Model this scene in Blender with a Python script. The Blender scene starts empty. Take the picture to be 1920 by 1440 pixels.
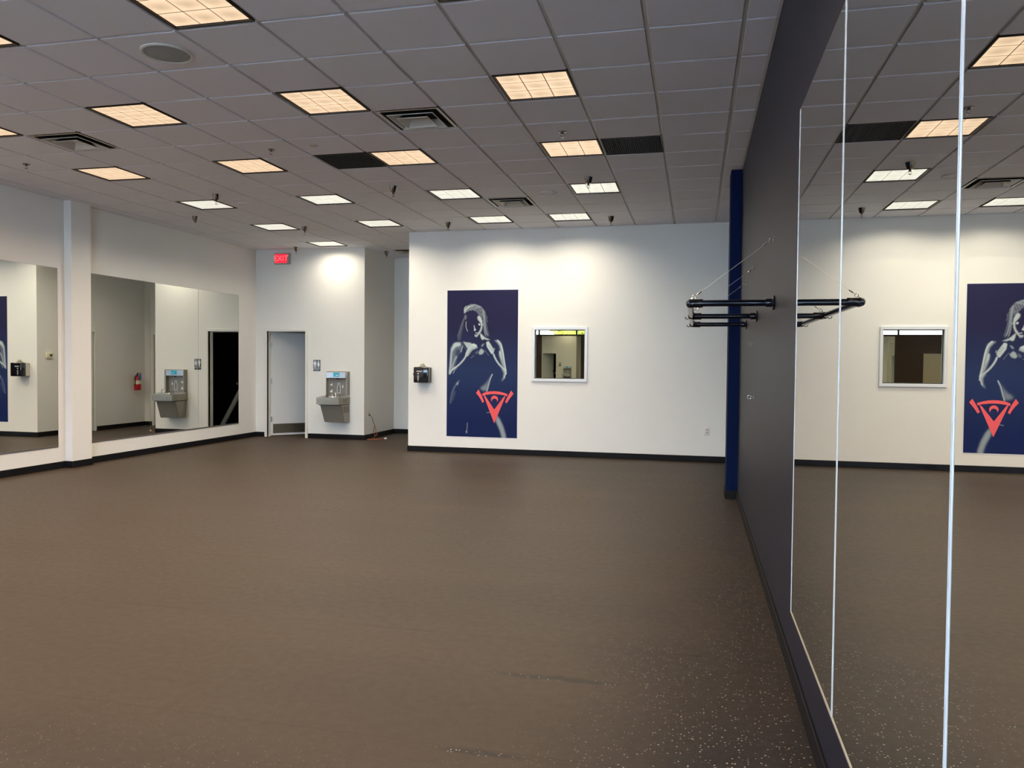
import bpy, bmesh, math, random
import numpy as np
from mathutils import Vector, Matrix

random.seed(7)
C = bpy.context.scene.collection
PI = math.pi

# ------------------------------------------------------------------ camera, world, exposure
F_PX, YAW, PITCH, ROLL = 1455.9, 0.2319, -0.0278, 0.0092
HC = 1.520                      # eye height
XR, XL = 0.4785, -8.520         # dark wall, white side wall
YB, YD, YE = 12.404, 13.88, 15.40   # poster wall, restroom wall, end of the recess
XBLK, XBUMP = -4.733, -6.200    # corners of the recess
YF = -4.0                       # shop front behind the camera
H = 3.697                       # ceiling
T, GX, GY = 0.6096, -0.3419, 5.1609   # ceiling grid

cam_d = bpy.data.cameras.new('camera'); cam = bpy.data.objects.new('camera', cam_d); C.objects.link(cam)
cam_d.sensor_fit = 'HORIZONTAL'; cam_d.sensor_width = 36.0; cam_d.lens = F_PX/1920*36.0
cam_d.clip_start = 0.02; cam_d.clip_end = 300
fw = Vector((-math.sin(YAW)*math.cos(PITCH), math.cos(YAW)*math.cos(PITCH), math.sin(PITCH)))
rt = Vector((math.cos(YAW), math.sin(YAW), 0)); up = rt.cross(fw)
r2 = rt*math.cos(ROLL)+up*math.sin(ROLL); u2 = -rt*math.sin(ROLL)+up*math.cos(ROLL)
M = Matrix((r2, u2, -fw)).transposed().to_4x4(); M.translation = (0, 0, HC)
cam.matrix_world = M
sc = bpy.context.scene
sc.camera = cam
sc.view_settings.view_transform = 'Standard'; sc.view_settings.look = 'None'
sc.view_settings.exposure = 0.0; sc.view_settings.gamma = 1.0; sc.view_settings.use_curve_mapping = False
sc.cycles.max_bounces = 10; sc.cycles.diffuse_bounces = 5; sc.cycles.glossy_bounces = 6
sc.cycles.sample_clamp_indirect = 6.0

SKY = 27.0                       # overcast daylight
w = bpy.data.worlds.new('world'); sc.world = w; w.use_nodes = True
bg = w.node_tree.nodes['Background']; bg.inputs[0].default_value = (0.60, 0.76, 1.0, 1); bg.inputs[1].default_value = SKY

LAMP_W = 23.0                   # watts of every ceiling fitting
LAMP_SPREAD = math.radians(152)
WARM = (1.0, 0.73, 0.48); WHITE = (1.0, 0.91, 0.73)

# ------------------------------------------------------------------ materials
def lin(c):
    return tuple((v/255/12.92 if v/255 <= 0.04045 else ((v/255+0.055)/1.055)**2.4) for v in c)
def mat(name, col, rough=0.5, metal=0.0, spec=0.5, noise=None, bump=None, emit=None, coat=0.0):
    """col: linear rgb; noise=(scale, second colour, detail); bump=(scale, strength, distance)"""
    m = bpy.data.materials.new(name); m.use_nodes = True
    nt = m.node_tree; b = nt.nodes['Principled BSDF']
    b.inputs['Base Color'].default_value = (*col, 1); b.inputs['Roughness'].default_value = rough
    b.inputs['Metallic'].default_value = metal; b.inputs['Specular IOR Level'].default_value = spec
    b.inputs['Coat Weight'].default_value = coat
    tc = nt.nodes.new('ShaderNodeTexCoord')
    if noise:
        n = nt.nodes.new('ShaderNodeTexNoise'); n.inputs['Scale'].default_value = noise[0]; n.inputs['Detail'].default_value = noise[2]
        nt.links.new(tc.outputs['Object'], n.inputs['Vector'])
        mx = nt.nodes.new('ShaderNodeMix'); mx.data_type = 'RGBA'
        mx.inputs[6].default_value = (*col, 1); mx.inputs[7].default_value = (*noise[1], 1)
        nt.links.new(n.outputs['Fac'], mx.inputs[0]); nt.links.new(mx.outputs[2], b.inputs['Base Color'])
    if bump:
        n = nt.nodes.new('ShaderNodeTexNoise'); n.inputs['Scale'].default_value = bump[0]; n.inputs['Detail'].default_value = 4
        nt.links.new(tc.outputs['Object'], n.inputs['Vector'])
        bp = nt.nodes.new('ShaderNodeBump'); bp.inputs['Strength'].default_value = bump[1]; bp.inputs['Distance'].default_value = bump[2]
        nt.links.new(n.outputs['Fac'], bp.inputs['Height']); nt.links.new(bp.outputs['Normal'], b.inputs['Normal'])
    if emit:
        b.inputs['Emission Color'].default_value = (*emit[0], 1); b.inputs['Emission Strength'].default_value = emit[1]
    return m

MW = mat('white_wall_paint', (0.86, 0.84, 0.80), 0.6, spec=0.3, noise=(3, (0.83, 0.81, 0.77), 3), bump=(160, 0.12, 0.002))
MNAVY = mat('navy_wall_paint', (0.009, 0.0105, 0.022), 0.48, spec=0.28, noise=(6, (0.011, 0.0125, 0.025), 2), bump=(220, 0.15, 0.002))
MNAVY2 = mat('navy_pillar_paint', (0.003, 0.010, 0.046), 0.65, spec=0.05, bump=(220, 0.1, 0.002))
MBASE = mat('black_rubber_base', (0.007, 0.007, 0.009), 0.6, spec=0.15)
MTRIMW = mat('white_gloss_paint', (0.82, 0.80, 0.75), 0.35)
MFRAMEW = mat('window_frame_white', (0.76, 0.78, 0.84), 0.35)
MDOORW = mat('door_paint', (0.70, 0.69, 0.68), 0.4)
MBROWN = mat('dark_brown_wall', (0.045, 0.022, 0.012), 0.5, noise=(4, (0.06, 0.03, 0.018), 3))
MCREAM = mat('cream_board', (0.62, 0.50, 0.32), 0.5)
MDARK = mat('unlit_room_wall', (0.02, 0.02, 0.02), 0.5)  # near-black colour carries the shade of unlit rooms
MALU = mat('aluminium', (0.55, 0.55, 0.56), 0.35, metal=1.0)
MSTEEL = mat('brushed_steel', (0.30, 0.27, 0.22), 0.38, metal=1.0, noise=(40, (0.34, 0.31, 0.26), 2))
MCHROME = mat('chrome', (0.72, 0.72, 0.72), 0.12, metal=1.0)
MSPRK = mat('dark_chrome', (0.30, 0.29, 0.28), 0.15, metal=1.0)
MGREYM = mat('fountain_grey_metal', (0.30, 0.275, 0.235), 0.42, metal=0.35)
MGREYD = mat('fountain_niche_grey', (0.20, 0.185, 0.17), 0.5)
MBLACKG = mat('gloss_black_plastic', (0.006, 0.006, 0.008), 0.12, coat=0.3)
MBLACK = mat('black_plastic', (0.010, 0.010, 0.012), 0.4)
MPIPE = mat('black_gloss_pipe', (0.003, 0.004, 0.009), 0.12, spec=0.32)
MWPL = mat('white_plastic', (0.78, 0.76, 0.70), 0.4)
MIVORY = mat('ivory_plastic', (0.76, 0.70, 0.52), 0.4)
MGREYPL = mat('light_grey_plastic', (0.55, 0.53, 0.50), 0.5)
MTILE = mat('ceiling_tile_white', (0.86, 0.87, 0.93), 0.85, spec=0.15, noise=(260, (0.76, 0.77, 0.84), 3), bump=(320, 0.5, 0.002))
MGRID = mat('white_grid_steel', (0.62, 0.61, 0.58), 0.45)
MSLAB = mat('plenum_dark', (0.03, 0.03, 0.03), 0.9)
MFRAMEB = mat('bronze_black_fixture', (0.014, 0.011, 0.010), 0.5)
MGRILLE = mat('black_return_grille', (0.010, 0.009, 0.008), 0.6)
MVENT = mat('diffuser_white_enamel', (0.60, 0.58, 0.53), 0.4)
MVENTD = mat('diffuser_dark_throat', (0.012, 0.012, 0.012), 0.8)
MSPK = mat('speaker_grille_grey', (0.30, 0.32, 0.31), 0.6, bump=(700, 0.5, 0.001))
MRED = mat('extinguisher_red', (0.52, 0.012, 0.02), 0.3)
MBLUE = mat('blue_tag', (0.05, 0.20, 0.50), 0.5)
MTEAL = mat('teal_screen', (0.005, 0.22, 0.30), 0.25, emit=((0.0, 0.34, 0.46), 0.3))
MWHITE = mat('white_print', (0.85, 0.86, 0.88), 0.5)
MPALE = mat('pale_grey_print', (0.55, 0.56, 0.56), 0.5)
MSIGN = mat('restroom_sign_blue_black', (0.012, 0.015, 0.030), 0.35)
MLOGO = mat('coral_red_print', lin((238, 84, 84)), 0.5)
MPAPER = mat('poster_white_edge', (0.80, 0.80, 0.84), 0.5)
MORANGE = mat('orange_cord', (0.62, 0.18, 0.07), 0.45)
MCORDB = mat('brown_cord', (0.10, 0.06, 0.045), 0.5)
MWIRE = mat('galvanised_wire', (0.62, 0.61, 0.58), 0.35, metal=0.6)
MCONC = mat('concrete_ground', (0.46, 0.45, 0.44), 0.9)
MBARK = mat('bark', (0.12, 0.08, 0.05), 0.9)
MLEAF = mat('yellow_green_leaves', (0.60, 0.55, 0.04), 0.6, noise=(2, (0.30, 0.38, 0.05), 2))
MEXITB = mat('exit_housing', (0.36, 0.35, 0.30), 0.5)
MEXITR = mat('exit_red_glow', (0.6, 0.02, 0.04), 0.4, emit=((1.0, 0.02, 0.05), 0.85))
MEXITL = mat('exit_letter_glow', (0.8, 0.2, 0.2), 0.4, emit=((1.0, 0.11, 0.13), 1.25))
MCHAN = mat('mirror_channel', (0.46, 0.44, 0.38), 0.4, metal=0.5)
MCHAND = mat('mirror_channel_grey', (0.20, 0.19, 0.19), 0.4, metal=0.6)
MEDGE = mat('polished_glass_edge', (0.52, 0.56, 0.60), 0.12, spec=0.9)
MMIR = mat('mirror_silver', (0.84, 0.86, 0.83), 0.0, metal=1.0)
MMIRR = mat('mirror_silver_bright', (0.90, 0.91, 0.89), 0.0, metal=1.0)
MTINT = mat('reflective_window_film', (0.60, 0.58, 0.44), 0.0, metal=1.0)

def glass_mat():
    m = bpy.data.materials.new('window_glass'); m.use_nodes = True; nt = m.node_tree
    for n in list(nt.nodes): nt.nodes.remove(n)
    o = nt.nodes.new('ShaderNodeOutputMaterial'); t = nt.nodes.new('ShaderNodeBsdfTransparent'); g = nt.nodes.new('ShaderNodeBsdfGlossy')
    g.inputs['Roughness'].default_value = 0.0; t.inputs[0].default_value = (0.93, 0.96, 0.96, 1)
    mx = nt.nodes.new('ShaderNodeMixShader'); mx.inputs[0].default_value = 0.06
    nt.links.new(t.outputs[0], mx.inputs[1]); nt.links.new(g.outputs[0], mx.inputs[2]); nt.links.new(mx.outputs[0], o.inputs[0])
    return m
MGLASS = glass_mat()

def lens_mat(name, col, strength):
    """frosted lens cell: glow patterned dimmer around its middle, brighter towards the ribs"""
    m = bpy.data.materials.new(name); m.use_nodes = True; nt = m.node_tree; b = nt.nodes['Principled BSDF']
    b.inputs['Base Color'].default_value = (0.45, 0.43, 0.40, 1); b.inputs['Roughness'].default_value = 0.35
    tc = nt.nodes.new('ShaderNodeTexCoord'); sp = nt.nodes.new('ShaderNodeSeparateXYZ')
    nt.links.new(tc.outputs['Object'], sp.inputs[0])
    def math_(op, a, bb):
        n = nt.nodes.new('ShaderNodeMath'); n.operation = op
        for i, v in enumerate((a, bb)):
            if isinstance(v, (int, float)): n.inputs[i].default_value = v
            else: nt.links.new(v, n.inputs[i])
        return n.outputs[0]
    x2 = math_('POWER', math_('MULTIPLY', sp.outputs[0], 11.5), 2.0)
    y2 = math_('POWER', math_('MULTIPLY', math_('ADD', sp.outputs[1], 0.012), 14.0), 2.0)
    blob = math_('MULTIPLY', math_('POWER', 2.718, math_('MULTIPLY', math_('ADD', x2, y2), -1.1)), 0.42)
    n = nt.nodes.new('ShaderNodeTexNoise'); n.inputs['Scale'].default_value = 7; nt.links.new(tc.outputs['Object'], n.inputs['Vector'])
    s = math_('SUBTRACT', math_('ADD', math_('MULTIPLY', n.outputs['Fac'], 0.35), 0.92), blob)
    s = math_('MULTIPLY', s, strength)
    b.inputs['Emission Color'].default_value = (*col, 1); nt.links.new(s, b.inputs['Emission Strength'])
    return m
MLENSW = lens_mat('lens_warm', (1.0, 0.71, 0.45), 0.98)
MLENSC = lens_mat('lens_white', (0.93, 0.91, 0.78), 0.98)

def floor_mat():
    m = bpy.data.materials.new('recycled_rubber_flooring'); m.use_nodes = True; nt = m.node_tree; b = nt.nodes['Principled BSDF']
    geo = nt.nodes.new('ShaderNodeNewGeometry'); L = nt.links.new
    def noise(scale, detail=3, vec=None):
        n = nt.nodes.new('ShaderNodeTexNoise'); n.inputs['Scale'].default_value = scale; n.inputs['Detail'].default_value = detail
        L(vec or geo.outputs['Position'], n.inputs['Vector']); return n.outputs['Fac']
    def ramp(v, a, bb, c0=(0, 0, 0), c1=(1, 1, 1)):
        r = nt.nodes.new('ShaderNodeMapRange'); r.inputs[1].default_value = a; r.inputs[2].default_value = bb; r.clamp = True
        L(v, r.inputs[0]); return r.outputs[0]
    def mth(op, a, bb):
        n = nt.nodes.new('ShaderNodeMath'); n.operation = op
        for i, v in enumerate((a, bb)):
            if isinstance(v, (int, float)): n.inputs[i].default_value = v
            else: L(v, n.inputs[i])
        return n.outputs[0]
    def mix(f, a, bb):
        n = nt.nodes.new('ShaderNodeMix'); n.data_type = 'RGBA'; L(f, n.inputs[0])
        for i, v in ((6, a), (7, bb)):
            if isinstance(v, tuple): n.inputs[i].default_value = (*v, 1)
            else: L(v, n.inputs[i])
        return n.outputs[2]
    # foot-worn dust film: thinner along the mirror where nobody walks and in the near corner
    sp = nt.nodes.new('ShaderNodeSeparateXYZ'); L(geo.outputs['Position'], sp.inputs[0])
    xx = mth('ADD', sp.outputs[0], mth('MULTIPLY', noise(0.9, 2), 0.9))
    yy = mth('ADD', sp.outputs[1], mth('MULTIPLY', noise(1.4, 2), 0.8))
    clean = mth('MULTIPLY', ramp(xx, -0.2, 0.5), ramp(yy, 5.5, 3.2))
    clean = mth('MAXIMUM', clean, mth('MULTIPLY', ramp(xx, 0.35, 0.75), 0.6))
    clean = mth('MAXIMUM', clean, mth('MULTIPLY', ramp(yy, 3.3, 2.4), 0.35))
    def mark(cx, cy, rx, ry):
        a = mth('POWER', mth('DIVIDE', mth('ADD', sp.outputs[0], -cx), rx), 2.0); q = mth('ADD', sp.outputs[1], mth('MULTIPLY', noise(3.0, 3), 0.12))
        return ramp(mth('ADD', a, mth('POWER', mth('DIVIDE', mth('ADD', q, -cy-0.06), ry), 2.0)), 1.0, 0.25)
    scuff = mth('MAXIMUM', mark(-0.62, 3.65, 0.40, 0.035), mark(-0.80, 2.88, 0.20, 0.03))
    clean = mth('MAXIMUM', clean, mth('MULTIPLY', scuff, 0.8))
    st = nt.nodes.new('ShaderNodeMapping'); st.inputs['Scale'].default_value = (0.35, 2.2, 1); L(geo.outputs['Position'], st.inputs['Vector'])
    dust_and_glow = mix(ramp(noise(0.8, 4, st.outputs[0]), 0.3, 0.7), (0.038, 0.0258, 0.0160), (0.049, 0.0335, 0.0208))
    dust_and_glow = mix(mth('MULTIPLY', ramp(xx, -1.5, -8.0), 0.75), dust_and_glow, (0.074, 0.049, 0.030))  # warm lamp glow toward the white side wall, painted into the floor colour
    grain = noise(170, 2)
    dust_and_glow = mix(mth('MULTIPLY', ramp(grain, 0.45, 0.75), 0.35), dust_and_glow, (0.016, 0.0135, 0.0115))
    rub = mix(ramp(noise(60, 3), 0.35, 0.65), (0.010, 0.0085, 0.0088), (0.016, 0.0135, 0.013))
    col = mix(clean, dust_and_glow, rub)
    # pale flecks in the rubber, dulled where the dust lies
    v = nt.nodes.new('ShaderNodeTexVoronoi'); v.inputs['Scale'].default_value = 62; L(geo.outputs['Position'], v.inputs['Vector'])
    sc_ = nt.nodes.new('ShaderNodeSeparateColor'); L(v.outputs['Color'], sc_.inputs[0])
    fl = mth('MULTIPLY', ramp(mth('ADD', v.outputs['Distance'], mth('MULTIPLY', sc_.outputs[1], 0.14)), 0.30, 0.20), ramp(sc_.outputs[0], 0.40, 0.44))
    fl = mth('MULTIPLY', fl, mth('ADD', mth('MULTIPLY', clean, 0.9), 0.05))
    col = mix(fl, col, (0.46, 0.41, 0.36))
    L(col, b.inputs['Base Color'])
    L(mth('ADD', mth('MULTIPLY', noise(20), 0.15), 0.44), b.inputs['Roughness'])
    b.inputs['Specular IOR Level'].default_value = 0.28
    bp = nt.nodes.new('ShaderNodeBump'); bp.inputs['Strength'].default_value = 0.35; bp.inputs['Distance'].default_value = 0.0025
    L(noise(140, 3), bp.inputs['Height']); L(bp.outputs['Normal'], b.inputs['Normal'])
    return m
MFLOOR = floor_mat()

# ------------------------------------------------------------------ mesh helpers
def add_box(bm, x0, x1, y0, y1, z0, z1, bevel=0.0, seg=1):
    v = [bm.verts.new(p) for p in ((x0,y0,z0),(x1,y0,z0),(x1,y1,z0),(x0,y1,z0),(x0,y0,z1),(x1,y0,z1),(x1,y1,z1),(x0,y1,z1))]
    fs = [bm.faces.new([v[i] for i in f]) for f in ((0,3,2,1),(4,5,6,7),(0,1,5,4),(1,2,6,5),(2,3,7,6),(3,0,4,7))]
    if bevel:
        es = list({e for f in fs for e in f.edges})
        bmesh.ops.bevel(bm, geom=es, offset=bevel, segments=seg, affect='EDGES', profile=0.5)
def add_hexa(bm, bot, top):
    v = [bm.verts.new(p) for p in bot+top]
    for f in ((3,2,1,0),(4,5,6,7),(0,1,5,4),(1,2,6,5),(2,3,7,6),(3,0,4,7)): bm.faces.new([v[i] for i in f])
def add_prism(bm, pts, d0, d1, axis='y'):
    """polygon pts (a,b) in the wall plane (x,z), extruded from y=d0 to y=d1; axis 'z': (x,y) extruded in z; 'x': (y,z) in x"""
    def P(a, b, d): return (a, d, b) if axis == 'y' else ((a, b, d) if axis == 'z' else (d, a, b))
    lo = [bm.verts.new(P(a, b, d0)) for a, b in pts]; hi = [bm.verts.new(P(a, b, d1)) for a, b in pts]
    n = len(pts)
    bm.faces.new(lo); bm.faces.new(hi[::-1])
    for i in range(n): bm.faces.new((lo[i], hi[i], hi[(i+1) % n], lo[(i+1) % n]))
def add_lathe(bm, prof, n=24, M=None, cap=True):
    """profile (r,z) turned about z"""
    rings = []
    for r, z in prof:
        rings.append([bm.verts.new((r*math.cos(2*PI*k/n), r*math.sin(2*PI*k/n), z)) for k in range(n)])
    for a, b in zip(rings, rings[1:]):
        for k in range(n): bm.faces.new((a[k], a[(k+1) % n], b[(k+1) % n], b[k]))
    if cap:
        bm.faces.new(rings[0][::-1]); bm.faces.new(rings[-1])
    if M is not None:
        bmesh.ops.transform(bm, matrix=M, verts=[v for r in rings for v in r])
def add_tube(bm, pts, r, n=8, cap=True):
    pts = [Vector(p) for p in pts]; rings = []
    u = None
    for i, p in enumerate(pts):
        t = (pts[min(i+1, len(pts)-1)]-pts[max(i-1, 0)]).normalized()
        if u is None:
            u = t.cross(Vector((0, 0, 1)) if abs(t.z) < 0.9 else Vector((1, 0, 0))).normalized()
        u = (u-t*u.dot(t)).normalized(); vv = t.cross(u)
        rr = r[i] if isinstance(r, (list, tuple)) else r
        rings.append([bm.verts.new(p+u*rr*math.cos(2*PI*k/n)+vv*rr*math.sin(2*PI*k/n)) for k in range(n)])
    for a, b in zip(rings, rings[1:]):
        for k in range(n): bm.faces.new((a[k], a[(k+1) % n], b[(k+1) % n], b[k]))
    if cap: bm.faces.new(rings[0][::-1]); bm.faces.new(rings[-1])
def mesh_from(name, bm, m, smooth=False):
    bmesh.ops.recalc_face_normals(bm, faces=bm.faces)
    me = bpy.data.meshes.new(name); bm.to_mesh(me); bm.free(); me.materials.append(m)
    if smooth:
        for p in me.polygons: p.use_smooth = True
        me.set_sharp_from_angle(angle=math.radians(38))
    return me
def obj(name, bm, m, parent=None, smooth=False, loc=None):
    me = bm if isinstance(bm, bpy.types.Mesh) else mesh_from(name, bm, m, smooth)
    o = bpy.data.objects.new(name, me); C.objects.link(o)
    if parent: o.parent = parent
    if loc: o.location = loc
    return o
def N(): return bmesh.new()
def box(name, m, x0, x1, y0, y1, z0, z1, parent=None, bevel=0.0, seg=1, smooth=False):
    bm = N(); add_box(bm, x0, x1, y0, y1, z0, z1, bevel, seg); return obj(name, bm, m, parent, smooth)
def tag(o, label=None, cat=None, group=None, kind=None):
    if label: o['label'] = label
    if cat: o['category'] = cat
    if group: o['group'] = group
    if kind: o['kind'] = kind
    return o
def thing(name, label, cat, loc=(0, 0, 0), rz=0.0, group=None, kind=None):
    o = bpy.data.objects.new(name, None); C.objects.link(o); o.location = loc; o.rotation_euler = (0, 0, rz)
    o.empty_display_size = 0.1
    return tag(o, label, cat, group, kind)
def copy_thing(src, loc, label):
    def cp(o, parent):
        c = o.copy(); C.objects.link(c)
        if parent: c.parent = parent
        for ch in o.children: cp(ch, c)
        return c
    r = cp(src, None); r.location = loc; r['label'] = label
    return r
def structure(o, label=None): return tag(o, label, None, None, 'structure')
def text(name, s, size, m, parent, loc, rot, extrude=0.001):
    cu = bpy.data.curves.new(name, 'FONT'); cu.body = s; cu.size = size; cu.extrude = extrude; cu.align_x = 'CENTER'; cu.align_y = 'CENTER'
    cu.materials.append(m); tmp = bpy.data.objects.new(name, cu); me = bpy.data.meshes.new_from_object(tmp); bpy.data.objects.remove(tmp)
    o = bpy.data.objects.new(name, me); C.objects.link(o); o.parent = parent; o.location = loc; o.rotation_euler = rot
    return o

# ------------------------------------------------------------------ floor: rubber rolls laid across the room
fl = N(); add_box(fl, XL-0.2, XR+0.2, YF-0.2, 16.4, -0.15, -0.004)
floor = structure(obj('floor', fl, MBASE), 'dark rubber gym floor laid in rolls across the room')
y = 4.12-1.2192*7
k = 0
while y < 16.4:
    y0, y1 = max(y+0.0006, YF), min(y+1.2192-0.0006, 16.3)
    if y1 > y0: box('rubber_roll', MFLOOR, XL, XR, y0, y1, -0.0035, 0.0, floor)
    y += 1.2192; k += 1

# ------------------------------------------------------------------ walls
WT = 0.16; ZT = 3.95
structure(box('wall_left', MW, XL-WT, XL, YF-WT, 16.4, 0, ZT), 'long white side wall carrying two mirrors')
structure(box('pillar_left', MW, XL, -8.40, 9.06, 9.42, 0, H+0.02, bevel=0.004), 'white square pillar between the two mirrors')
structure(box('wall_right', MNAVY, XR, XR+WT, YF-WT, YB+WT, 0, ZT), 'dark navy wall carrying the large mirror')
structure(box('pillar_right', MNAVY2, 0.357, XR, 9.08, 9.46, 0, H+0.02), 'narrow navy pillar projecting from the dark wall')
# poster wall with its window opening
WX0, WX1, WZ0, WZ1 = -2.600, -1.690, 1.215, 2.100
bm = N()
add_box(bm, XBLK, WX0, YB, YB+WT, 0, ZT); add_box(bm, WX1, XR, YB, YB+WT, 0, ZT)
add_box(bm, WX0, WX1, YB, YB+WT, 0, WZ0); add_box(bm, WX0, WX1, YB, YB+WT, WZ1, ZT)
structure(obj('wall_back', bm, MW), 'white end wall with the poster and small window')
# side of the block, with a door
DY0, DY1 = 13.02, 13.85
bm = N()
add_box(bm, XBLK, XBLK+WT, YB+WT, DY0, 0, ZT); add_box(bm, XBLK, XBLK+WT, DY1, YE, 0, ZT); add_box(bm, XBLK, XBLK+WT, DY0, DY1, 2.07, ZT)
structure(obj('wall_passage_right', bm, MW), 'white passage wall with thermostat and extinguisher')
# restroom wall with its door opening
OX0, OX1, OZ = -8.272, -7.436, 2.092
bm = N()
add_box(bm, XL, OX0, YD, YD+0.13, 0, ZT); add_box(bm, OX1, XBUMP, YD, YD+0.13, 0, ZT); add_box(bm, OX0, OX1, YD, YD+0.13, OZ, ZT)
structure(obj('wall_restroom', bm, MW), 'white wall with restroom door and drinking fountain')
structure(box('wall_passage_left', MW, XBUMP-0.13, XBUMP, YD+0.13, YE, 0, ZT), 'white passage wall with the plugged in cord')
EX0, EX1 = -5.80, -4.985
bm = N()
add_box(bm, XBUMP-0.13, EX0, YE, YE+WT, 0, ZT); add_box(bm, EX1, XBLK+WT, YE, YE+WT, 0, ZT); add_box(bm, EX0, EX1, YE, YE+WT, 2.07, ZT)
structure(obj('wall_passage_end', bm, MW), 'white end wall of the short passage')
# restroom behind the door: near-black wall colour stands in for lights off
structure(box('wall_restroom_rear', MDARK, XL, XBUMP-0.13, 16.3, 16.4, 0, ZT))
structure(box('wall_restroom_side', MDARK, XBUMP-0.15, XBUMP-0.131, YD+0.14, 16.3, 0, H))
structure(box('wall_restroom_dark', MDARK, XL+0.001, XL+0.02, YD+0.14, 16.3, 0, H))

# baseboards
BB = 0.093
def base(name, x0, x1, y0, y1):
    bm = N(); add_box(bm, x0, x1, y0, y1, 0.0005, BB, 0.003); return structure(obj(name, bm, MBASE))
bm = N()
add_box(bm, XL, XL+0.012, YF, 9.06, 0.0005, BB, 0.003); add_box(bm, XL, XL+0.012, 9.42, YD, 0.0005, BB, 0.003)
add_box(bm, XL+0.012, -8.388, 9.048, 9.06, 0.0005, BB, 0.003); add_box(bm, -8.40, -8.388, 9.06, 9.432, 0.0005, BB, 0.003); add_box(bm, XL+0.012, -8.40, 9.42, 9.432, 0.0005, BB, 0.003)
structure(obj('baseboard_left', bm, MBASE))
bm = N()
add_box(bm, XR-0.012, XR, YF, 9.08, 0.0005, BB, 0.003); add_box(bm, XR-0.012, XR, 9.46, YB, 0.0005, BB, 0.003)
add_box(bm, 0.345, XR-0.012, 9.068, 9.08, 0.0005, BB, 0.003); add_box(bm, 0.345, 0.357, 9.08, 9.46, 0.0005, BB, 0.003)
structure(obj('baseboard_right', bm, MBASE))
base('baseboard_back', XBLK-0.012, XR-0.012, YB-0.012, YB)
bm = N()
add_box(bm, XBLK-0.012, XBLK, YB, DY0-0.055, 0.0005, BB, 0.003); add_box(bm, XBLK-0.012, XBLK, DY1+0.055, YE, 0.0005, BB, 0.003)
structure(obj('baseboard_passage_right', bm, MBASE))
bm = N()
add_box(bm, XL+0.012, OX0-0.055, YD-0.012, YD, 0.0005, BB, 0.003); add_box(bm, OX1+0.055, XBUMP+0.012, YD-0.012, YD, 0.0005, BB, 0.003)
structure(obj('baseboard_restroom', bm, MBASE))
base('baseboard_passage_left', XBUMP, XBUMP+0.012, YD, YE)
bm = N()
add_box(bm, XBUMP+0.012, EX0-0.055, YE-0.012, YE, 0.0005, BB, 0.003); add_box(bm, EX1+0.055, XBLK-0.012, YE-0.012, YE, 0.0005, BB, 0.003)
structure(obj('baseboard_passage_end', bm, MBASE))

# ------------------------------------------------------------------ ceiling: lay-in grid
CX = lambda c: GX+(c+0.5)*T
CY = lambda r: GY+(r+0.5)*T
WARM_ROWS = (-8, -5, -2, 1, 4)
LIGHTS = [(c, r) for r in (-8, -5, -2, 1, 4, 7) for c in (-2, -5, -8, -11)] + [(-3, 10), (-5, 10), (-8, 10), (-11, 10), (-11, 13)]  # the two rows closest to the camera are added, unseen, to light the near room
VENTS = [(-4, 2), (-10, 2), (-4, 8), (-9, 15)]
GRILLES = [(-1, 4), (-6, 4)]
TAKEN = set(LIGHTS+VENTS+GRILLES)
ceiling = structure(box('ceiling', MSLAB, XL-WT, XR+WT, YF-WT, 16.4, H+0.09, H+0.25), 'suspended ceiling of square white tiles in a steel grid')
def project(P):
    d = Vector(P)-Vector((0, 0, HC)); z = d.dot(fw)
    if z < 0.3: return None
    return 960+F_PX*d.dot(r2)/z, 720-F_PX*d.dot(u2)/z, z
G2 = 0.0145
def tile_mesh(x0, x1, y0, y1):
    bm = N(); a = 0.0025
    lo = [(x0+a, y0+a, 0), (x1-a, y0+a, 0), (x1-a, y1-a, 0), (x0+a, y1-a, 0)]
    mi = [(x0, y0, a), (x1, y0, a), (x1, y1, a), (x0, y1, a)]
    hi = [(p[0], p[1], 0.024) for p in mi]
    add_hexa(bm, lo, mi)
    bm.faces.remove([f for f in bm.faces if all(abs(v.co.z-a) < 1e-6 for v in f.verts)][0])
    v = [q for q in bm.verts if abs(q.co.z-a) < 1e-6]
    v.sort(key=lambda q: math.atan2(q.co.y-(y0+y1)/2, q.co.x-(x0+x1)/2))
    hv = [bm.verts.new((q.co.x, q.co.y, 0.024)) for q in v]
    for i in range(4): bm.faces.new((v[i], v[(i+1) % 4], hv[(i+1) % 4], hv[i]))
    bm.faces.new(hv)
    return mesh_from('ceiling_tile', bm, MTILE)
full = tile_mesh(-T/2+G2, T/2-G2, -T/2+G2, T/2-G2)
tiles = []
for c in range(-15, 3):
    for r in range(-16, 19):
        if (c, r) in TAKEN: continue
        x0, x1 = GX+c*T+G2, GX+(c+1)*T-G2; y0, y1 = GY+r*T+G2, GY+(r+1)*T-G2
        ymax = YB if (x0+x1)/2 > XBLK else 16.29
        x0, x1, y0, y1 = max(x0, XL+0.003), min(x1, XR-0.003), max(y0, YF+0.01), min(y1, ymax-0.003)
        if (x0+x1)/2 <= XBLK and y0 >= YB-0.7 and x1 > XBLK: pass
        if x1-x0 < 0.03 or y1-y0 < 0.03: continue
        cx, cy = (x0+x1)/2, (y0+y1)/2
        area = 0
        for X in (cx, 2*XR-cx):
            p = project((X, cy, H))
            if p and -120 < p[0] < 2040 and p[1] > -110 and (X == cx or p[0] > 1470): area = max(area, (x1-x0)*(y1-y0)/p[2]**3)
        tiles.append((area, x0, x1, y0, y1))
tiles.sort(reverse=True)
rest = N(); nt_ = 0
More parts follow.
